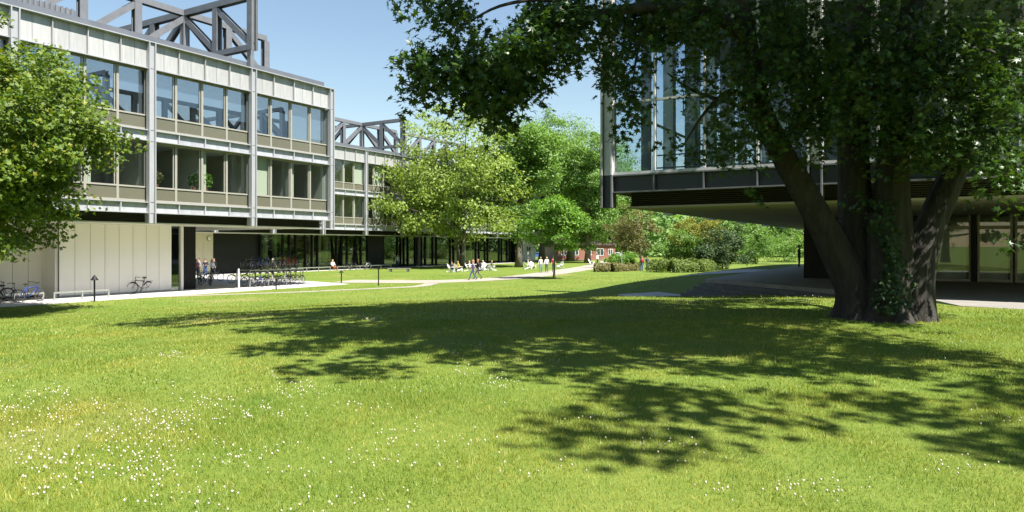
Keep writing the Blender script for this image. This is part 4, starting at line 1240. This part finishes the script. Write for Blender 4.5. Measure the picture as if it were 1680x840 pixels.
def frame_mesh(m, lady=False):
    b = MB()
    bb = (-0.06, 0, 0.28); st = (-0.22, 0, 0.80); ht = (0.36, 0, 0.86); hb = (0.40, 0, 0.70)
    b.tube([bb, st], 0.018, 7); b.tube([hb, ht], 0.021, 7); b.tube([bb, hb], 0.020, 7)
    b.tube([(-0.13, 0, 0.53) if lady else (-0.20, 0, 0.74), (0.37, 0, 0.80)], 0.017, 7)
    for s in (-1, 1):
        b.tube([(-0.06, s * 0.03, 0.28), (-0.52, s * 0.06, 0.34)], 0.010, 6)
        b.tube([(-0.20, s * 0.02, 0.72), (-0.52, s * 0.06, 0.34)], 0.009, 6)
        b.tube([(0.40, s * 0.03, 0.70), (0.44, s * 0.055, 0.55), (0.55, s * 0.055, 0.34)], 0.011, 6)
    b.tube([(0, 0, 0)] and [st, (-0.25, 0, 0.93)], 0.013, 6)
    return b.mesh('frame', m, True)
def fender():
    b = MB()
    for cx, a0, a1 in ((-0.52, 20, 190), (0.55, 10, 150)):
        pts = [(cx + 0.362 * math.cos(R(a)), 0, 0.34 + 0.362 * math.sin(R(a))) for a in range(a0, a1 + 1, 17)]
        b.tube(pts, 0.014, 5)
    return b.mesh('mudguard', M_BLACK)
ME_FEND = fender()
def crate_rack():
    b = MB()
    for y in (-0.06, 0.06):
        b.tube([(-0.30, y, 0.73), (-0.80, y, 0.73)], 0.007, 5); b.tube([(-0.72, y, 0.73), (-0.52, y, 0.36)], 0.006, 5)
    for k in range(5):
        b.tube([(-0.34 - k * 0.1, -0.06, 0.73), (-0.34 - k * 0.1, 0.06, 0.73)], 0.005, 5)
    return b.mesh('carrier', M_BLACK)
ME_CARR = crate_rack()
FR = {k: frame_mesh(cmat('bike_' + k, c, 0.35), k in ('silver', 'red')) for k, c in
      dict(black=(0.012, 0.012, 0.013), blue=(0.02, 0.05, 0.32), silver=(0.45, 0.46, 0.47), red=(0.40, 0.02, 0.02), white=(0.7, 0.7, 0.68), green=(0.02, 0.09, 0.04), grey=(0.10, 0.10, 0.11)).items()}
def bicycle(label, kind, p, rz, lean=0.0, steer=0.0, group=None, fenders=True):
    o = empty('bicycle', p)
    o.rotation_euler = (lean, 0, rz)
    obj('frame', FR[kind], o)
    obj('wheel', ME_WHEEL, o, (-0.52, 0, 0.345))
    obj('wheel', ME_WHEEL, o, (0.55, 0, 0.345), (0, 0, steer))
    obj('saddle', ME_SADDLE, o, (-0.25, 0, 0.955))
    obj('crank', ME_CRANK, o, (-0.06, 0, 0.28))
    obj('handlebar', ME_BAR, o, (0.32, 0, 1.0), (0, 0, steer))
    if fenders:
        obj('mudguard', ME_FEND, o)
        obj('carrier', ME_CARR, o)
    return tag(o, label, 'bicycle', group)
GZ = 0.018
def gp(px, py, z=GZ):
    p = G(px, py); return Vector((p.x, p.y, max(z, p.z)))
YD = math.pi / 2
bicycle('blue and silver full suspension bicycle at the left edge by the low rail', 'blue', gp(48, 496), YD + 0.15, 0.05, 0.2, fenders=False)
bicycle('black bicycle overlapping the blue one at the left edge', 'black', gp(12, 499), YD + 0.1, -0.05, -0.2)
bicycle('black bicycle cut off by the left picture edge', 'black', gp(-8, 495), YD - 0.1, 0.05, 0.1)
q = gp(233, 481)
bicycle('black city bicycle leaning on the white panel wall', 'black', (q.x - 0.2, q.y, GZ), -YD + 0.05, -0.12, -0.5)
# group of bicycles in the mouth of the passage
for k, (px, py, kind, a, lab) in enumerate(((321, 467, 'grey', 0.5, 'grey bicycle nearest the black core in the passage group'), (329, 469, 'black', 1.0, 'black bicycle in front of the woman in pink'),
                                            (337, 468, 'black', 0.3, 'black bicycle before the man in navy'), (345, 469.5, 'black', 0.9, 'black bicycle with large front wheel nearest the sunlit edge of the passage'),
                                            (351, 462, 'silver', -0.2, 'silver bicycle standing just behind the passage group'), (391, 465, 'black', 2.1, 'black bicycle seen end on left of the double rack'))):
    bicycle(lab, kind, gp(px, py), a + YD, 0.04, 0.2, 'bicycles parked in the passage')
# double deck rack with bicycles
rk = empty('bicycle_rack', (-43.0, 36.9, 0))
tag(rk, 'two tier steel bicycle rack full of bicycles by the passage', 'bicycle rack')
for y in (-2.5, -0.85, 0.85, 2.5):
    for x in (-0.7, 0.7):
        obj('post', bxm(0.06, 0.06, 1.15, M_RAIL), rk, (x, y, GZ))
    obj('cross_bar', bxm(1.34, 0.05, 0.05, M_RAIL), rk, (0, y, 1.06))
for x in (-0.7, 0.7):
    obj('rail', bxm(0.05, 5.0, 0.05, M_RAIL), rk, (x, 0, 1.17))
    obj('rail', bxm(0.05, 5.0, 0.05, M_RAIL), rk, (x * 1.25, 0, 0.42))
lst = [('silver', 'silver'), ('blue', 'blue'), ('black', 'black'), ('white', 'white'), ('black', 'black'), ('silver', 'silver'), ('black', 'black'), ('grey', 'grey'), ('black', 'black')]
ordn = ['first', 'second', 'third', 'fourth', 'fifth', 'sixth', 'seventh', 'eighth', 'ninth']
for k, (kind, cn) in enumerate(lst):
    bicycle('%s bicycle, %s from the left on the lower tier of the rack' % (cn, ordn[k]), kind, (-42.6 + 0.12 * (k % 2), 34.6 + k * 0.56, GZ), 0.06 * math.sin(k * 3), 0.03 * math.cos(k * 2), 0.1 * math.sin(k), 'bicycles in the double rack')
for k, (kind, cn) in enumerate([('grey', 'grey'), ('blue', 'blue'), ('blue', 'bright blue'), ('silver', 'silver'), ('grey', 'dark grey'), ('red', 'red'), ('red', 'bright red')]):
    bicycle('%s bicycle, %s from the left on the upper tier of the rack' % (cn, ordn[k]), kind, (-43.0, 34.8 + k * 0.68, 1.223), 0.05 * math.sin(k * 2), 0.03 * math.cos(k), 0.15 * math.sin(k * 2), 'bicycles in the double rack')
pw = empty('leaning_post', gp(392, 474)); pw.rotation_euler = (0.10, 0.10, 0)
MB().tube([(0, 0, -.05), (0, 0, 1.35)], 0.055, 8).build('pole', M_CHAIR, pw); MB().tube([(0, 0, 1.351), (0, 0, 1.42)], [0.07, 0.03], 8).build('cap', M_CHAIR, pw)
tag(pw, 'white slanting post left of the double bicycle rack', 'post')
bicycle('black bicycle leaning on the long rail, left of the white one', 'black', gp(571, 443.5), YD, 0.06, 0.1, 'bicycles on the long rail')
bicycle('black bicycle with pannier close beside another on the long rail', 'black', gp(580, 443), YD + 0.1, -0.05, 0.1, 'bicycles on the long rail')
bicycle('white bicycle leaning on the long rail before the black entrance', 'white', gp(603, 442), YD, 0.06, -0.2, 'bicycles on the long rail')

# ------------------------------------------------------------------ rails, bollard lamps, posts
def low_rail(label, p, q, h=0.42, n=3):
    p = Vector(p); q = Vector(q)
    o = empty('low_rail', (p.x, p.y, max(GZ - 0.01, p.z)))
    v = q - p; v.z = 0
    MB().obox((0, 0, h), (v.x, v.y, h), (0, 0, 1), -0.03, 0.03, -0.05, 0.05).build('rail', M_RAIL, o)
    for k in range(n):
        c = v * (k / (n - 1) * 0.98 + 0.01)
        MB().box(c.x - 0.035, c.x + 0.035, c.y - 0.035, c.y + 0.035, -0.05, h - 0.05).build('post', M_RAIL, o)
    return tag(o, label, 'rail')
low_rail('low steel bicycle rail before the white wall', gp(88, 494), gp(179, 488))
low_rail('low steel rail behind the blue bicycle', gp(-30, 500), gp(72, 494))
low_rail('long low steel rail in front of the glazed front, left part', (-61.9, 52.5, 0), (-61.9, 62.0, 0), 0.45, 6)
low_rail('long low steel rail in front of the glazed front, right part', (-61.9, 63.0, 0), (-61.9, 73.0, 0), 0.45, 6)
def bollard(label, p, h, m=M_BLACK, cap=True):
    o = empty('bollard_lamp', p)
    MB().tube([(0, 0, -0.1), (0, 0, h * 0.82)], 0.045, 10).build('post', m, o)
    if cap:
        c = MB(); c.tube([(0, 0, h * 0.80), (0, 0, h * 0.82)], 0.19, 14); c.tube([(0, 0, h * 0.821), (0, 0, h)], [0.185, 0.02], 14)
        c.build('lamp_cap', m, o)
    else:
        MB().tube([(0, 0, h * .821), (0, 0, h)], 0.055, 10).build('lamp_head', m, o)
    return tag(o, label, 'lamp')
def bl_at(label, px, py, top, **k):
    p = G(px, py); d = proj(*p)[2]
    return bollard(label, p, (py - top) * d / FPX, **k)
bl_at('black bollard lamp with conical cap on the lawn before the white wall', 155, 495, 451)
bl_at('black bollard lamp with cap on the lawn left of the walking couple', 560, 465, 443)
bl_at('thin dark bollard lamp right of the other by the gravel path', 621, 469, 437, cap=False)
bl_at('short dark bollard in front of the double bicycle rack', 453, 475, 458, cap=False)
bl_at('thin pale post beside the round green bush', 1020, 445, 413, cap=False, m=M_LSTEEL)
# low stone-edged planter on the far lawn
p = G(655, 446)
pl_ = empty('low_bench', p, 0.5)
for k in range(4):
    obj('slat', bxm(2.6, 0.16, 0.05, mat('grey_wood', (0.25, 0.23, 0.21), 0.8, var=0.25, scale=5, stretch=(0.3, 4, 4))), pl_, (0, -0.3 + k * 0.2, 0.36))
for s in (-1, 1):
    obj('leg', bxm(0.2, 0.7, 0.36, M_STONE), pl_, (s * 1.0, 0, 0))
tag(pl_, 'low grey slatted bench on the lawn before the black entrance', 'bench')

# ------------------------------------------------------------------ white garden chairs
def chair_meshes():
    seat = MB(); 
    for k in range(6):
        y = 0.0 + k * 0.085
        seat.obox((-0.27, -0.28 + y, 0.36 - 0.16 * (y / 0.5)), (0.27, -0.28 + y, 0.36 - 0.16 * (y / 0.5)), (0, 0.3, 1), -0.038, 0.038, -0.012, 0.012)
    back = MB()
    for k in range(5):
        x = -0.24 + k * 0.12; top = 0.98 - 0.10 * abs(k - 2)
        back.obox((x * 0.9, 0.20, 0.20), (x * 1.12, 0.20 + 0.42 * (top - 0.2) / 0.8, top), (0, -1, 0.4), -0.052, 0.052, -0.011, 0.011)
    back.obox((-0.30, 0.36, 0.50), (0.30, 0.36, 0.50), (0, 1, 0), -0.04, 0.04, -0.0, 0.03)
    arm = MB().box(-0.07, 0.07, -0.38, 0.38, 0.54, 0.565)
    leg = MB().box(-0.02, 0.02, -0.05, 0.05, 0, 0.54)
    rear = MB().obox((0, -0.36, 0.33), (0, 0.62, 0.03), (1, 0, 0), -0.06, 0.06, -0.02, 0.02)
    return [b.mesh(n, M_CHAIR) for b, n in ((seat, 'seat'), (back, 'backrest'), (arm, 'arm'), (leg, 'leg'), (rear, 'rear_leg'))]
CH = chair_meshes()
def garden_chair(label, p, rz):
    o = empty('garden_chair', p, rz)
    obj('seat', CH[0], o); obj('backrest', CH[1], o)
    for s in (-1, 1):
        obj('arm', CH[2], o, (s * 0.34, 0, 0)); obj('leg', CH[3], o, (s * 0.30, -0.30, 0)); obj('leg', CH[4], o, (s * 0.255, 0, 0))
    return tag(o, label, 'chair', 'white wooden garden chairs')
def cz(px, py):
    return G(px, py)
seats = {}
for key, lab, px, py, rz in (('a', 'leftmost white garden chair under the pale tree', 742, 446.5, 1.9), ('b', 'white garden chair beside the person in yellow', 752, 445.5, 2.8),
                             ('c', 'white garden chair seen from its side at the right of the seated group', 806, 444, -1.3), ('d', 'white garden chair in the middle of the seated group', 792, 443.5, 0.2),
                             ('e', 'white garden chair, left one of the pair before the thick trunk', 867, 441.5, 2.4), ('f', 'white garden chair, right one of the pair before the thick trunk', 874, 441.0, 0.9),
                             ('g', 'white garden chair behind the person in the red shirt', 918, 440.5, -1.9), ('h', 'far white garden chair left of the person in white', 971, 434.5, 1.7),
                             ('i', 'far white garden chair right of the person in white', 989, 434.0, -2.4), ('j', 'white garden chair under the person in the white tee shirt', 771, 445.0, 2.0)):
    p = cz(px, py); seats[key] = (p, rz); garden_chair(lab, p, rz)

# ------------------------------------------------------------------ people
SK = mat('skin', (0.50, 0.30, 0.21), 0.55, var=0.06, scale=8)
def pose_nodes(pose):
    N = {}; E = []
    def nd(k, x, y, z, r, par, reg):
        N[k] = (Vector((x, y, z)), r); E.append((par, k, reg)) if par else None
    sit = pose.startswith('sit'); dz = -0.48 if sit else 0.0
    ly = 0.06 if sit else 0.0
    nd('pel', 0, 0, .95 + dz, (.15, .11), None, 'b')
    nd('sp', 0, ly * .6, 1.14 + dz, (.135, .10), 'pel', 't')
    nd('ch', 0, ly, 1.34 + dz, (.155, .11), 'sp', 't')
    nd('nk', 0, ly, 1.49 + dz, (.055, .055), 'ch', 's')
    nd('h1', 0, ly - .015, 1.575 + dz, (.068, .08), 'nk', 's')
    nd('h2', 0, ly - .01, 1.66 + dz, (.08, .098), 'h1', 's')
    nd('h3', 0, ly, 1.735 + dz, (.05, .06), 'h2', 's')
    nd('no', 0, ly - .115, 1.63 + dz, (.012, .012), 'h2', 's')
    for s, n in ((1, 'l'), (-1, 'r')):
        nd('ea' + n, s * .088, ly + .01, 1.635 + dz, (.014, .02), 'h2', 's')
        nd('sh' + n, s * .175, ly, 1.415 + dz, (.062, .062), 'ch', 't')
        sw = 0
        if pose == 'walk': sw = s * 0.30
        if sit:
            el, wr = (s * .25, ly - .06, 1.16 + dz), (s * .2, ly - .30, 1.10 + dz)
        elif pose == 'hold':
            el, wr = (s * .25, .02, 1.16), (s * .12, -.24, 1.14)
        elif pose == 'reach':
            el, wr = (s * .27, -.08, 1.18), (s * .24, -.34, 1.08)
        else:
            el, wr = (s * .235, .03 + sw * .5, 1.15), (s * .245, -.05 + sw, .93 + abs(sw) * .18)
        nd('el' + n, *el, (.044, .044), 'sh' + n, 't'); nd('wr' + n, *wr, (.03, .03), 'el' + n, 'f')
        d = (Vector(wr) - Vector(el)).normalized(); hp = Vector(wr) + d * .07
        nd('ha' + n, *hp, (.022, .038), 'wr' + n, 's')
        side = Vector((0, 1, 0)) - d * d.y; side.normalize()
        for k in range(4):
            L = (.075, .085, .08, .06)[k]; b_ = hp + side * (k - 1.5) * .019 + d * .015
            m_ = b_ + d * L * .55; t_ = m_ + (d * .6 + Vector((-s * .7, 0, -.2))).normalized() * L * .5
            nd('f%d%s' % (k, n), *m_, (.009, .009), 'ha' + n, 's'); nd('g%d%s' % (k, n), *t_, (.008, .008), 'f%d%s' % (k, n), 's')
        th = Vector(wr) + d * .03 - side * .035
        nd('th' + n, *(th + d * .03 - side * .015), (.010, .010), 'wr' + n, 's')
        nd('hi' + n, s * .085, 0, .90 + dz, (.095, .095), 'pel', 'b')
        if sit:
            kn, an = (s * .11, -.46, .50), (s * .12, -.50, .10)
        elif pose == 'walk':
            kn, an = ((s * .09, -.20, .50), (s * .09, -.30, .09)) if s > 0 else ((s * .09, .06, .49), (s * .09, .36, .16))
        else:
            kn, an = (s * .10, -.02, .49), (s * .105, .03, .09)
        nd('kn' + n, *kn, (.062, .062), 'hi' + n, 'b'); nd('an' + n, *an, (.042, .042), 'kn' + n, 'b')
        to = (an[0] + s * .02, an[1] - .15, max(.035, an[2] - .06 - (.08 if (pose == 'walk' and s < 0) else 0)))
        nd('to' + n, *to, (.042, .03), 'an' + n, 'o')
    return N, E
_pc = {}
def body_mesh(pose):
    if pose in _pc: return _pc[pose]
    N, E = pose_nodes(pose)
    keys = list(N); ix = {k: i for i, k in enumerate(keys)}
    me = bpy.data.meshes.new('skel')
    me.from_pydata([N[k][0] for k in keys], [(ix[a], ix[b]) for a, b, _ in E], [])
    o = bpy.data.objects.new('skel', me); col.objects.link(o)
    md = o.modifiers.new('s', 'SKIN'); md.use_smooth_shade = True
    for i, k in enumerate(keys):
        me.skin_vertices[0].data[i].radius = N[k][1]
        me.skin_vertices[0].data[i].use_root = (k == 'pel')
    o.modifiers.new('u', 'SUBSURF').levels = 1
    bpy.context.view_layer.update()
    dg = bpy.context.evaluated_depsgraph_get()
    r = bpy.data.meshes.new_from_object(o.evaluated_get(dg))
    bpy.data.objects.remove(o)
    seg = [(np.array(N[a][0]), np.array(N[b][0]), reg) for a, b, reg in E]
    idx = {'s': 0, 't': 1, 'b': 2, 'o': 3, 'f': 4}
    C = np.array([p.center for p in r.polygons])
    best = np.full(len(C), 1e9); lab = np.zeros(len(C), int)
    for a, b, reg in seg:
        ab = b - a; t = np.clip(((C - a) @ ab) / (ab @ ab), 0, 1)
        dd = np.linalg.norm(C - (a + t[:, None] * ab), axis=1)
        m = dd < best; best[m] = dd[m]; lab[m] = idx[reg]
    r.polygons.foreach_set('material_index', lab.astype(np.int32))
    r.polygons.foreach_set('use_smooth', np.ones(len(C), bool))
    _pc[pose] = (r, lab.astype(np.int32))
    return _pc[pose]
CLO = {}
def cl(c):
    k = 'cloth_%d_%d_%d' % tuple(int(v * 255) for v in c)
    return mat(k, c, 0.85, var=0.15, scale=7)
SHOE = mat('dark_shoe', (0.03, 0.028, 0.027), 0.6)
NAVY = (0.015, 0.018, 0.035); JEAN = (0.05, 0.085, 0.20); BLK = (0.012, 0.012, 0.014); WHT = (0.72, 0.72, 0.72); RED = (0.42, 0.03, 0.03)
def person(label, pose, p, rz, top, bottom, hair=(0.04, 0.025, 0.015), long=False, scale=1.0, short_sleeve=False, pack=None, seat_z=None):
    o = empty('person', p, rz)
    if seat_z is not None: o.location.z += seat_z
    src_, lab_ = body_mesh(pose)
    me = src_.copy()
    me.materials.clear()
    for m in (SK, cl(top), cl(bottom), SHOE, SK if short_sleeve else cl(top)): me.materials.append(m)
    me.polygons.foreach_set('material_index', lab_)
    o.scale = (scale,) * 3
    obj('body', me, o)
    dz = -.48 if pose.startswith('sit') else 0; ly = .06 if pose.startswith('sit') else 0
    h = MB().ell((0, ly + .012, 1.675 + dz), (.096, .112, .098), 10, 8, zmin=-0.15)
    h.ell((0, ly + .05, 1.62 + dz), (.085, .07, .09), 8, 6)
    if long: h.ell((0, ly + .075, 1.52 + dz), (.10, .05, .15), 8, 6)
    h.build('hair', mat('hair_%d_%d' % (int(hair[0] * 100), int(hair[1] * 100)), hair, 0.6, var=0.2, scale=20), o, smooth=True)
    ey = MB()
    for s in (-1, 1): ey.ell((s * .032, ly - .098, 1.645 + dz), (.011, .008, .007), 6, 4)
    ey.build('eyes', M_BLACK, o)
    if pack:
        b = MB().ell((0, ly + .20, 1.24 + dz), (.16, .12, .25), 10, 8)
        for s in (-1, 1): b.tube([(s * .11, ly + .13, 1.42 + dz), (s * .12, ly - .02, 1.49 + dz), (s * .12, ly - .125, 1.36 + dz), (s * .13, ly + .10, 1.10 + dz)], .018, 5)
        b.build('backpack', cl(pack), o, smooth=True)
    return tag(o, label, 'person')
GRP = None
def at(px, py): return G(px, py)
FACE_L = TH - 1.2; CAMF = TH      # rz: front is -Y; rz = TH faces the camera
person('person in a pink top and jeans behind the bicycles in the passage', 'stand', gp(322, 458), CAMF + 0.4, (0.50, 0.14, 0.16), JEAN, (0.35, 0.22, 0.1), True)
person('person in a grey shirt behind the one in pink in the passage', 'stand', gp(326, 453), CAMF - 0.6, (0.30, 0.30, 0.33), BLK)
person('person in a navy jacket in the middle of the passage group', 'hold', gp(337, 455), CAMF + 0.2, NAVY, JEAN)
person('blond person in a white top at the right of the passage group', 'hold', gp(348, 458), CAMF + 1.2, WHT, BLK, (0.55, 0.40, 0.18), True)
person('person in black behind the blond one in the passage', 'stand', gp(351, 453), CAMF - 0.3, BLK, NAVY)
person('white haired person in a dark suit at the double bicycle rack', 'reach', gp(448, 456), CAMF + 2.3, (0.02, 0.022, 0.04), (0.03, 0.03, 0.04), (0.65, 0.63, 0.58))
person('blond person in a white shirt sitting on the long low rail', 'sit', Vector((-61.85, 62.3, 0.05)), YD - 0.3, WHT, (0.40, 0.12, 0.05), (0.55, 0.38, 0.16), True)
person('person in a white shirt and jeans beside the black entrance', 'stand', Vector((-62.7, 75.2, 0.02)), CAMF + 0.5, (0.6, 0.62, 0.62), JEAN, (0.02, 0.015, 0.012))
WD = TH + 0.15 - YD - 0.1
wdir = TH - YD                                # walking to the left in the picture
person('fair haired walker in jeans and violet top on the gravel path', 'walk', at(776, 459.5), wdir, (0.26, 0.20, 0.38), JEAN, (0.40, 0.22, 0.09), True, short_sleeve=True)
person('walker with a black backpack beside the one in jeans', 'walk', at(784, 458.3), wdir, BLK, (0.09, 0.085, 0.08), (0.30, 0.12, 0.05), False, 1.03, pack=BLK)
sg = [('person in a yellow shirt seated under the pale tree', 'b', (0.62, 0.42, 0.04), BLK, (0.30, 0.17, 0.08)),
      ('person in dark clothes seated left of the one in yellow', 'a', NAVY, BLK, (0.03, 0.02, 0.015)),
      ('person in a white tee shirt seated with back to the path', 'j', WHT, (0.35, 0.30, 0.24), (0.42, 0.26, 0.12)),
      ('person in a white top and pale jeans seated at the right of the group', 'd', (0.68, 0.70, 0.72), (0.42, 0.50, 0.60), (0.50, 0.36, 0.2)),
      ('person in a dark olive jacket in the rightmost chair of the group', 'c', (0.06, 0.065, 0.03), (0.42, 0.47, 0.55), (0.30, 0.17, 0.08)),
      ('person in a white shirt leaning back in the left chair of the pair', 'e', WHT, (0.5, 0.45, 0.4), (0.35, 0.25, 0.15))]
for lab, k, top, bot, hair in sg:
    p, rz = seats[k]
    person(lab, 'sit', p, rz, top, bot, hair, seat_z=-0.06, short_sleeve=True)
person('person in a pale blue shirt seated on the grass in the group', 'sit', at(786, 444.5), TH + 0.8, (0.35, 0.45, 0.55), (0.05, 0.06, 0.12), (0.25, 0.15, 0.08), seat_z=-0.35)
person('walker in a light shirt and blue jeans, left of the three', 'stand', at(887, 447.5), CAMF + 0.2, (0.55, 0.56, 0.50), (0.14, 0.24, 0.36), (0.25, 0.16, 0.09))
person('walker in a white top and dark jeans, middle of the three', 'walk', at(897, 447.5), CAMF, (0.70, 0.66, 0.70), (0.06, 0.08, 0.12), (0.40, 0.25, 0.12), True)
person('person in a red shirt and dark trousers behind the young tree', 'stand', at(908, 446.5), CAMF + 0.3, RED, (0.05, 0.045, 0.04), (0.08, 0.05, 0.03), short_sleeve=True)
person('person in a white shirt and dark trousers between the far chairs', 'stand', at(980, 435), CAMF + 0.8, WHT, NAVY, (0.25, 0.18, 0.12))
person('walker with a crimson backpack in front of the green hedge', 'stand', at(1053, 445.5), CAMF + math.pi, (0.12, 0.10, 0.09), (0.16, 0.22, 0.33), (0.30, 0.17, 0.08), pack=(0.40, 0.02, 0.05))
person('walker in a dark and red jacket right of the crimson backpack', 'stand', at(1062, 445.0), CAMF + math.pi - 0.2, (0.10, 0.06, 0.07), (0.08, 0.11, 0.18), (0.25, 0.13, 0.07), pack=(0.05, 0.05, 0.055))
person('dark figure standing in the shade beside the black core of the hall', 'stand', at(1311, 439), CAMF + 1.4, BLK, BLK, (0.02, 0.015, 0.01))

# ------------------------------------------------------------------ far houses and cars
def house(name, label, p, rz, w, d, h, m, roofm, wins):
    o = empty(name, p, rz)
    MB().box(-w / 2, w / 2, 0, d, -0.3, h).build('wall', m, o)
    r = MB(); r.add([(-w / 2 - .3, -.4, h), (w / 2 + .3, -.4, h), (w / 2 + .3, d / 2, h + 2.2), (-w / 2 - .3, d / 2, h + 2.2), (-w / 2 - .3, d + .4, h), (w / 2 + .3, d + .4, h)],
                    [(0, 1, 2, 3), (3, 2, 5, 4), (0, 3, 4), (1, 5, 2), (0, 4, 5, 1)])
    r.build('roof', roofm, o)
    for x, z, ww, hh in wins:
        f = MB(); f.box(x - ww / 2, x + ww / 2, -0.06, -0.002, z, z + 0.08); f.box(x - ww / 2, x + ww / 2, -0.06, -0.002, z + hh - .08, z + hh)
        for xx in (x - ww / 2, x - .04, x + ww / 2 - .08): f.box(xx, xx + .08, -0.06, -0.002, z + .08, z + hh - .08)
        fo = f.build('window', M_CHAIR, o)
        MB().box(x - ww / 2 + .08, x + ww / 2 - .08, -0.03, -0.004, z + .08, z + hh - .08).build('pane', mat('far_pane', (0.05, 0.06, 0.07), 0.1), fo)
    return tag(o, label, 'house')
def brick_mat():
    m = bpy.data.materials.new('red_brick'); m.use_nodes = True
    n, l = m.node_tree.nodes, m.node_tree.links
    t = n.new('ShaderNodeTexBrick'); tc = n.new('ShaderNodeTexCoord')
    mp = n.new('ShaderNodeMapping'); mp.inputs['Rotation'].default_value = (math.pi / 2, 0, 0)
    t.inputs['Color1'].default_value = (0.30, 0.085, 0.05, 1); t.inputs['Color2'].default_value = (0.22, 0.06, 0.04, 1); t.inputs['Mortar'].default_value = (0.3, 0.27, 0.24, 1)
    t.inputs['Scale'].default_value = 4.0
    l.new(tc.outputs['Object'], mp.inputs[0]); l.new(mp.outputs[0], t.inputs[0]); l.new(t.outputs[0], n['Principled BSDF'].inputs[0])
    n['Principled BSDF'].inputs['Roughness'].default_value = 0.85
    return m
M_BRICK = brick_mat()
M_ROOF = mat('dark_roof_tiles', (0.06, 0.04, 0.035), 0.8, var=0.3, scale=4)
house('brick_house', 'long low red brick house with white windows beyond the trees', G(963, 426.5), TH + 0.30, 13, 8, 3.1, M_BRICK, M_ROOF,
      [(-5.2, 1.0, 1.2, 1.3), (-2.6, 1.0, 1.4, 1.3), (0.3, 1.0, 1.4, 1.3), (3.0, 0.9, 1.6, 1.5), (5.4, 1.0, 1.0, 1.3)])
house('white_house', 'small white rendered house behind the slim tree', G(866, 427.5), TH + 0.75, 4.2, 6, 4.3, M_WHITE, M_ROOF, [(0.2, 1.9, 1.2, 1.0)])
def car(label, p, rz, c):
    o = empty('parked_car', p, rz)
    prof = [(-2.1, .35), (-2.1, .75), (-1.9, .92), (-1.2, .98), (-.6, 1.42), (.9, 1.45), (1.6, 1.0), (2.05, .9), (2.12, .4)]
    b = MB(); n = len(prof)
    for s in (-1, 1):
        b.v += [(x, s * (.86 - (.14 if z > 1.2 else 0)), z) for x, z in prof]
    b.f += [tuple(range(n)), tuple(range(2 * n - 1, n - 1, -1))] + [(i, i + n, (i + 1) % n + n, (i + 1) % n) for i in range(n)]
    b.m += [0] * len(b.f)
    b.build('body', mat('car_' + label.split()[0], c, 0.25, 0.0, var=0.02), o)
    gm = mat('car_window', (0.02, 0.025, 0.03), 0.08)
    for s in (-1, 1):
        MB().add([(-1.0, s * .862, 1.0), (1.35, s * .862, 1.0), (.85, s * .74, 1.38), (-.55, s * .74, 1.38)], [(0, 1, 2, 3)]).build('side_window', gm, o)
        for x in (-1.3, 1.3):
            w = MB().tube([(x, s * .70, .33), (x, s * .89, .33)], .33, 16).build('wheel', M_TYRE, o)
            MB().tube([(x, s * .891, .33), (x, s * .90, .33)], .2, 12).build('rim', M_CHROME, w)
        MB().box(-2.13, -2.10, s * .62 - .16, s * .62 + .16, .62, .76).build('headlight', M_CHROME, o)
    return tag(o, label, 'car')
p = G(899, 422.5); car('white car parked beyond the trees left of the brick house', p, TH, (0.7, 0.7, 0.7))
p = G(879, 424); car('blue car parked beside the small white house', p, TH + 0.3, (0.05, 0.12, 0.32))
p = G(1008, 424.5); car('silver car half hidden by the bronze tree', p, TH + 0.1, (0.55, 0.56, 0.57))
# plants on the office window sills
def pot(label, y, x, s, lm):
    o = empty('potted_plant', (XL - 0.62, y, ZB + 1.62))
    MB().tube([(0, 0, 0), (0, 0, .22 * s)], [.10 * s, .14 * s], 10).build('pot', M_BRICK, o)
    n = 260
    P = unit(n) * (rng.random((n, 1)) ** .5) * np.array([.28, .5, .5]) * s + np.array([0, 0, .7 * s])
    V, F = scatter(*OVAL, P, rot_from(rng.normal(size=(n, 3)), rng.uniform(0, 6, n)), .2 * s * rng.uniform(.5, 1.2, n))
    obj('foliage', np_mesh('foliage', V, F, lm), o)
    tag(o, label, 'plant')
pot('leafy potted plant behind the lower office window nearest the middle', 29.4, 0, 1.0, L_FRESH)
pot('broad potted plant close beside the leafy one', 28.5, 0, 0.9, L_DARK)
pot('brownish potted plant in the window right of the second column', 26.0, 0, 0.85, L_BRONZE)
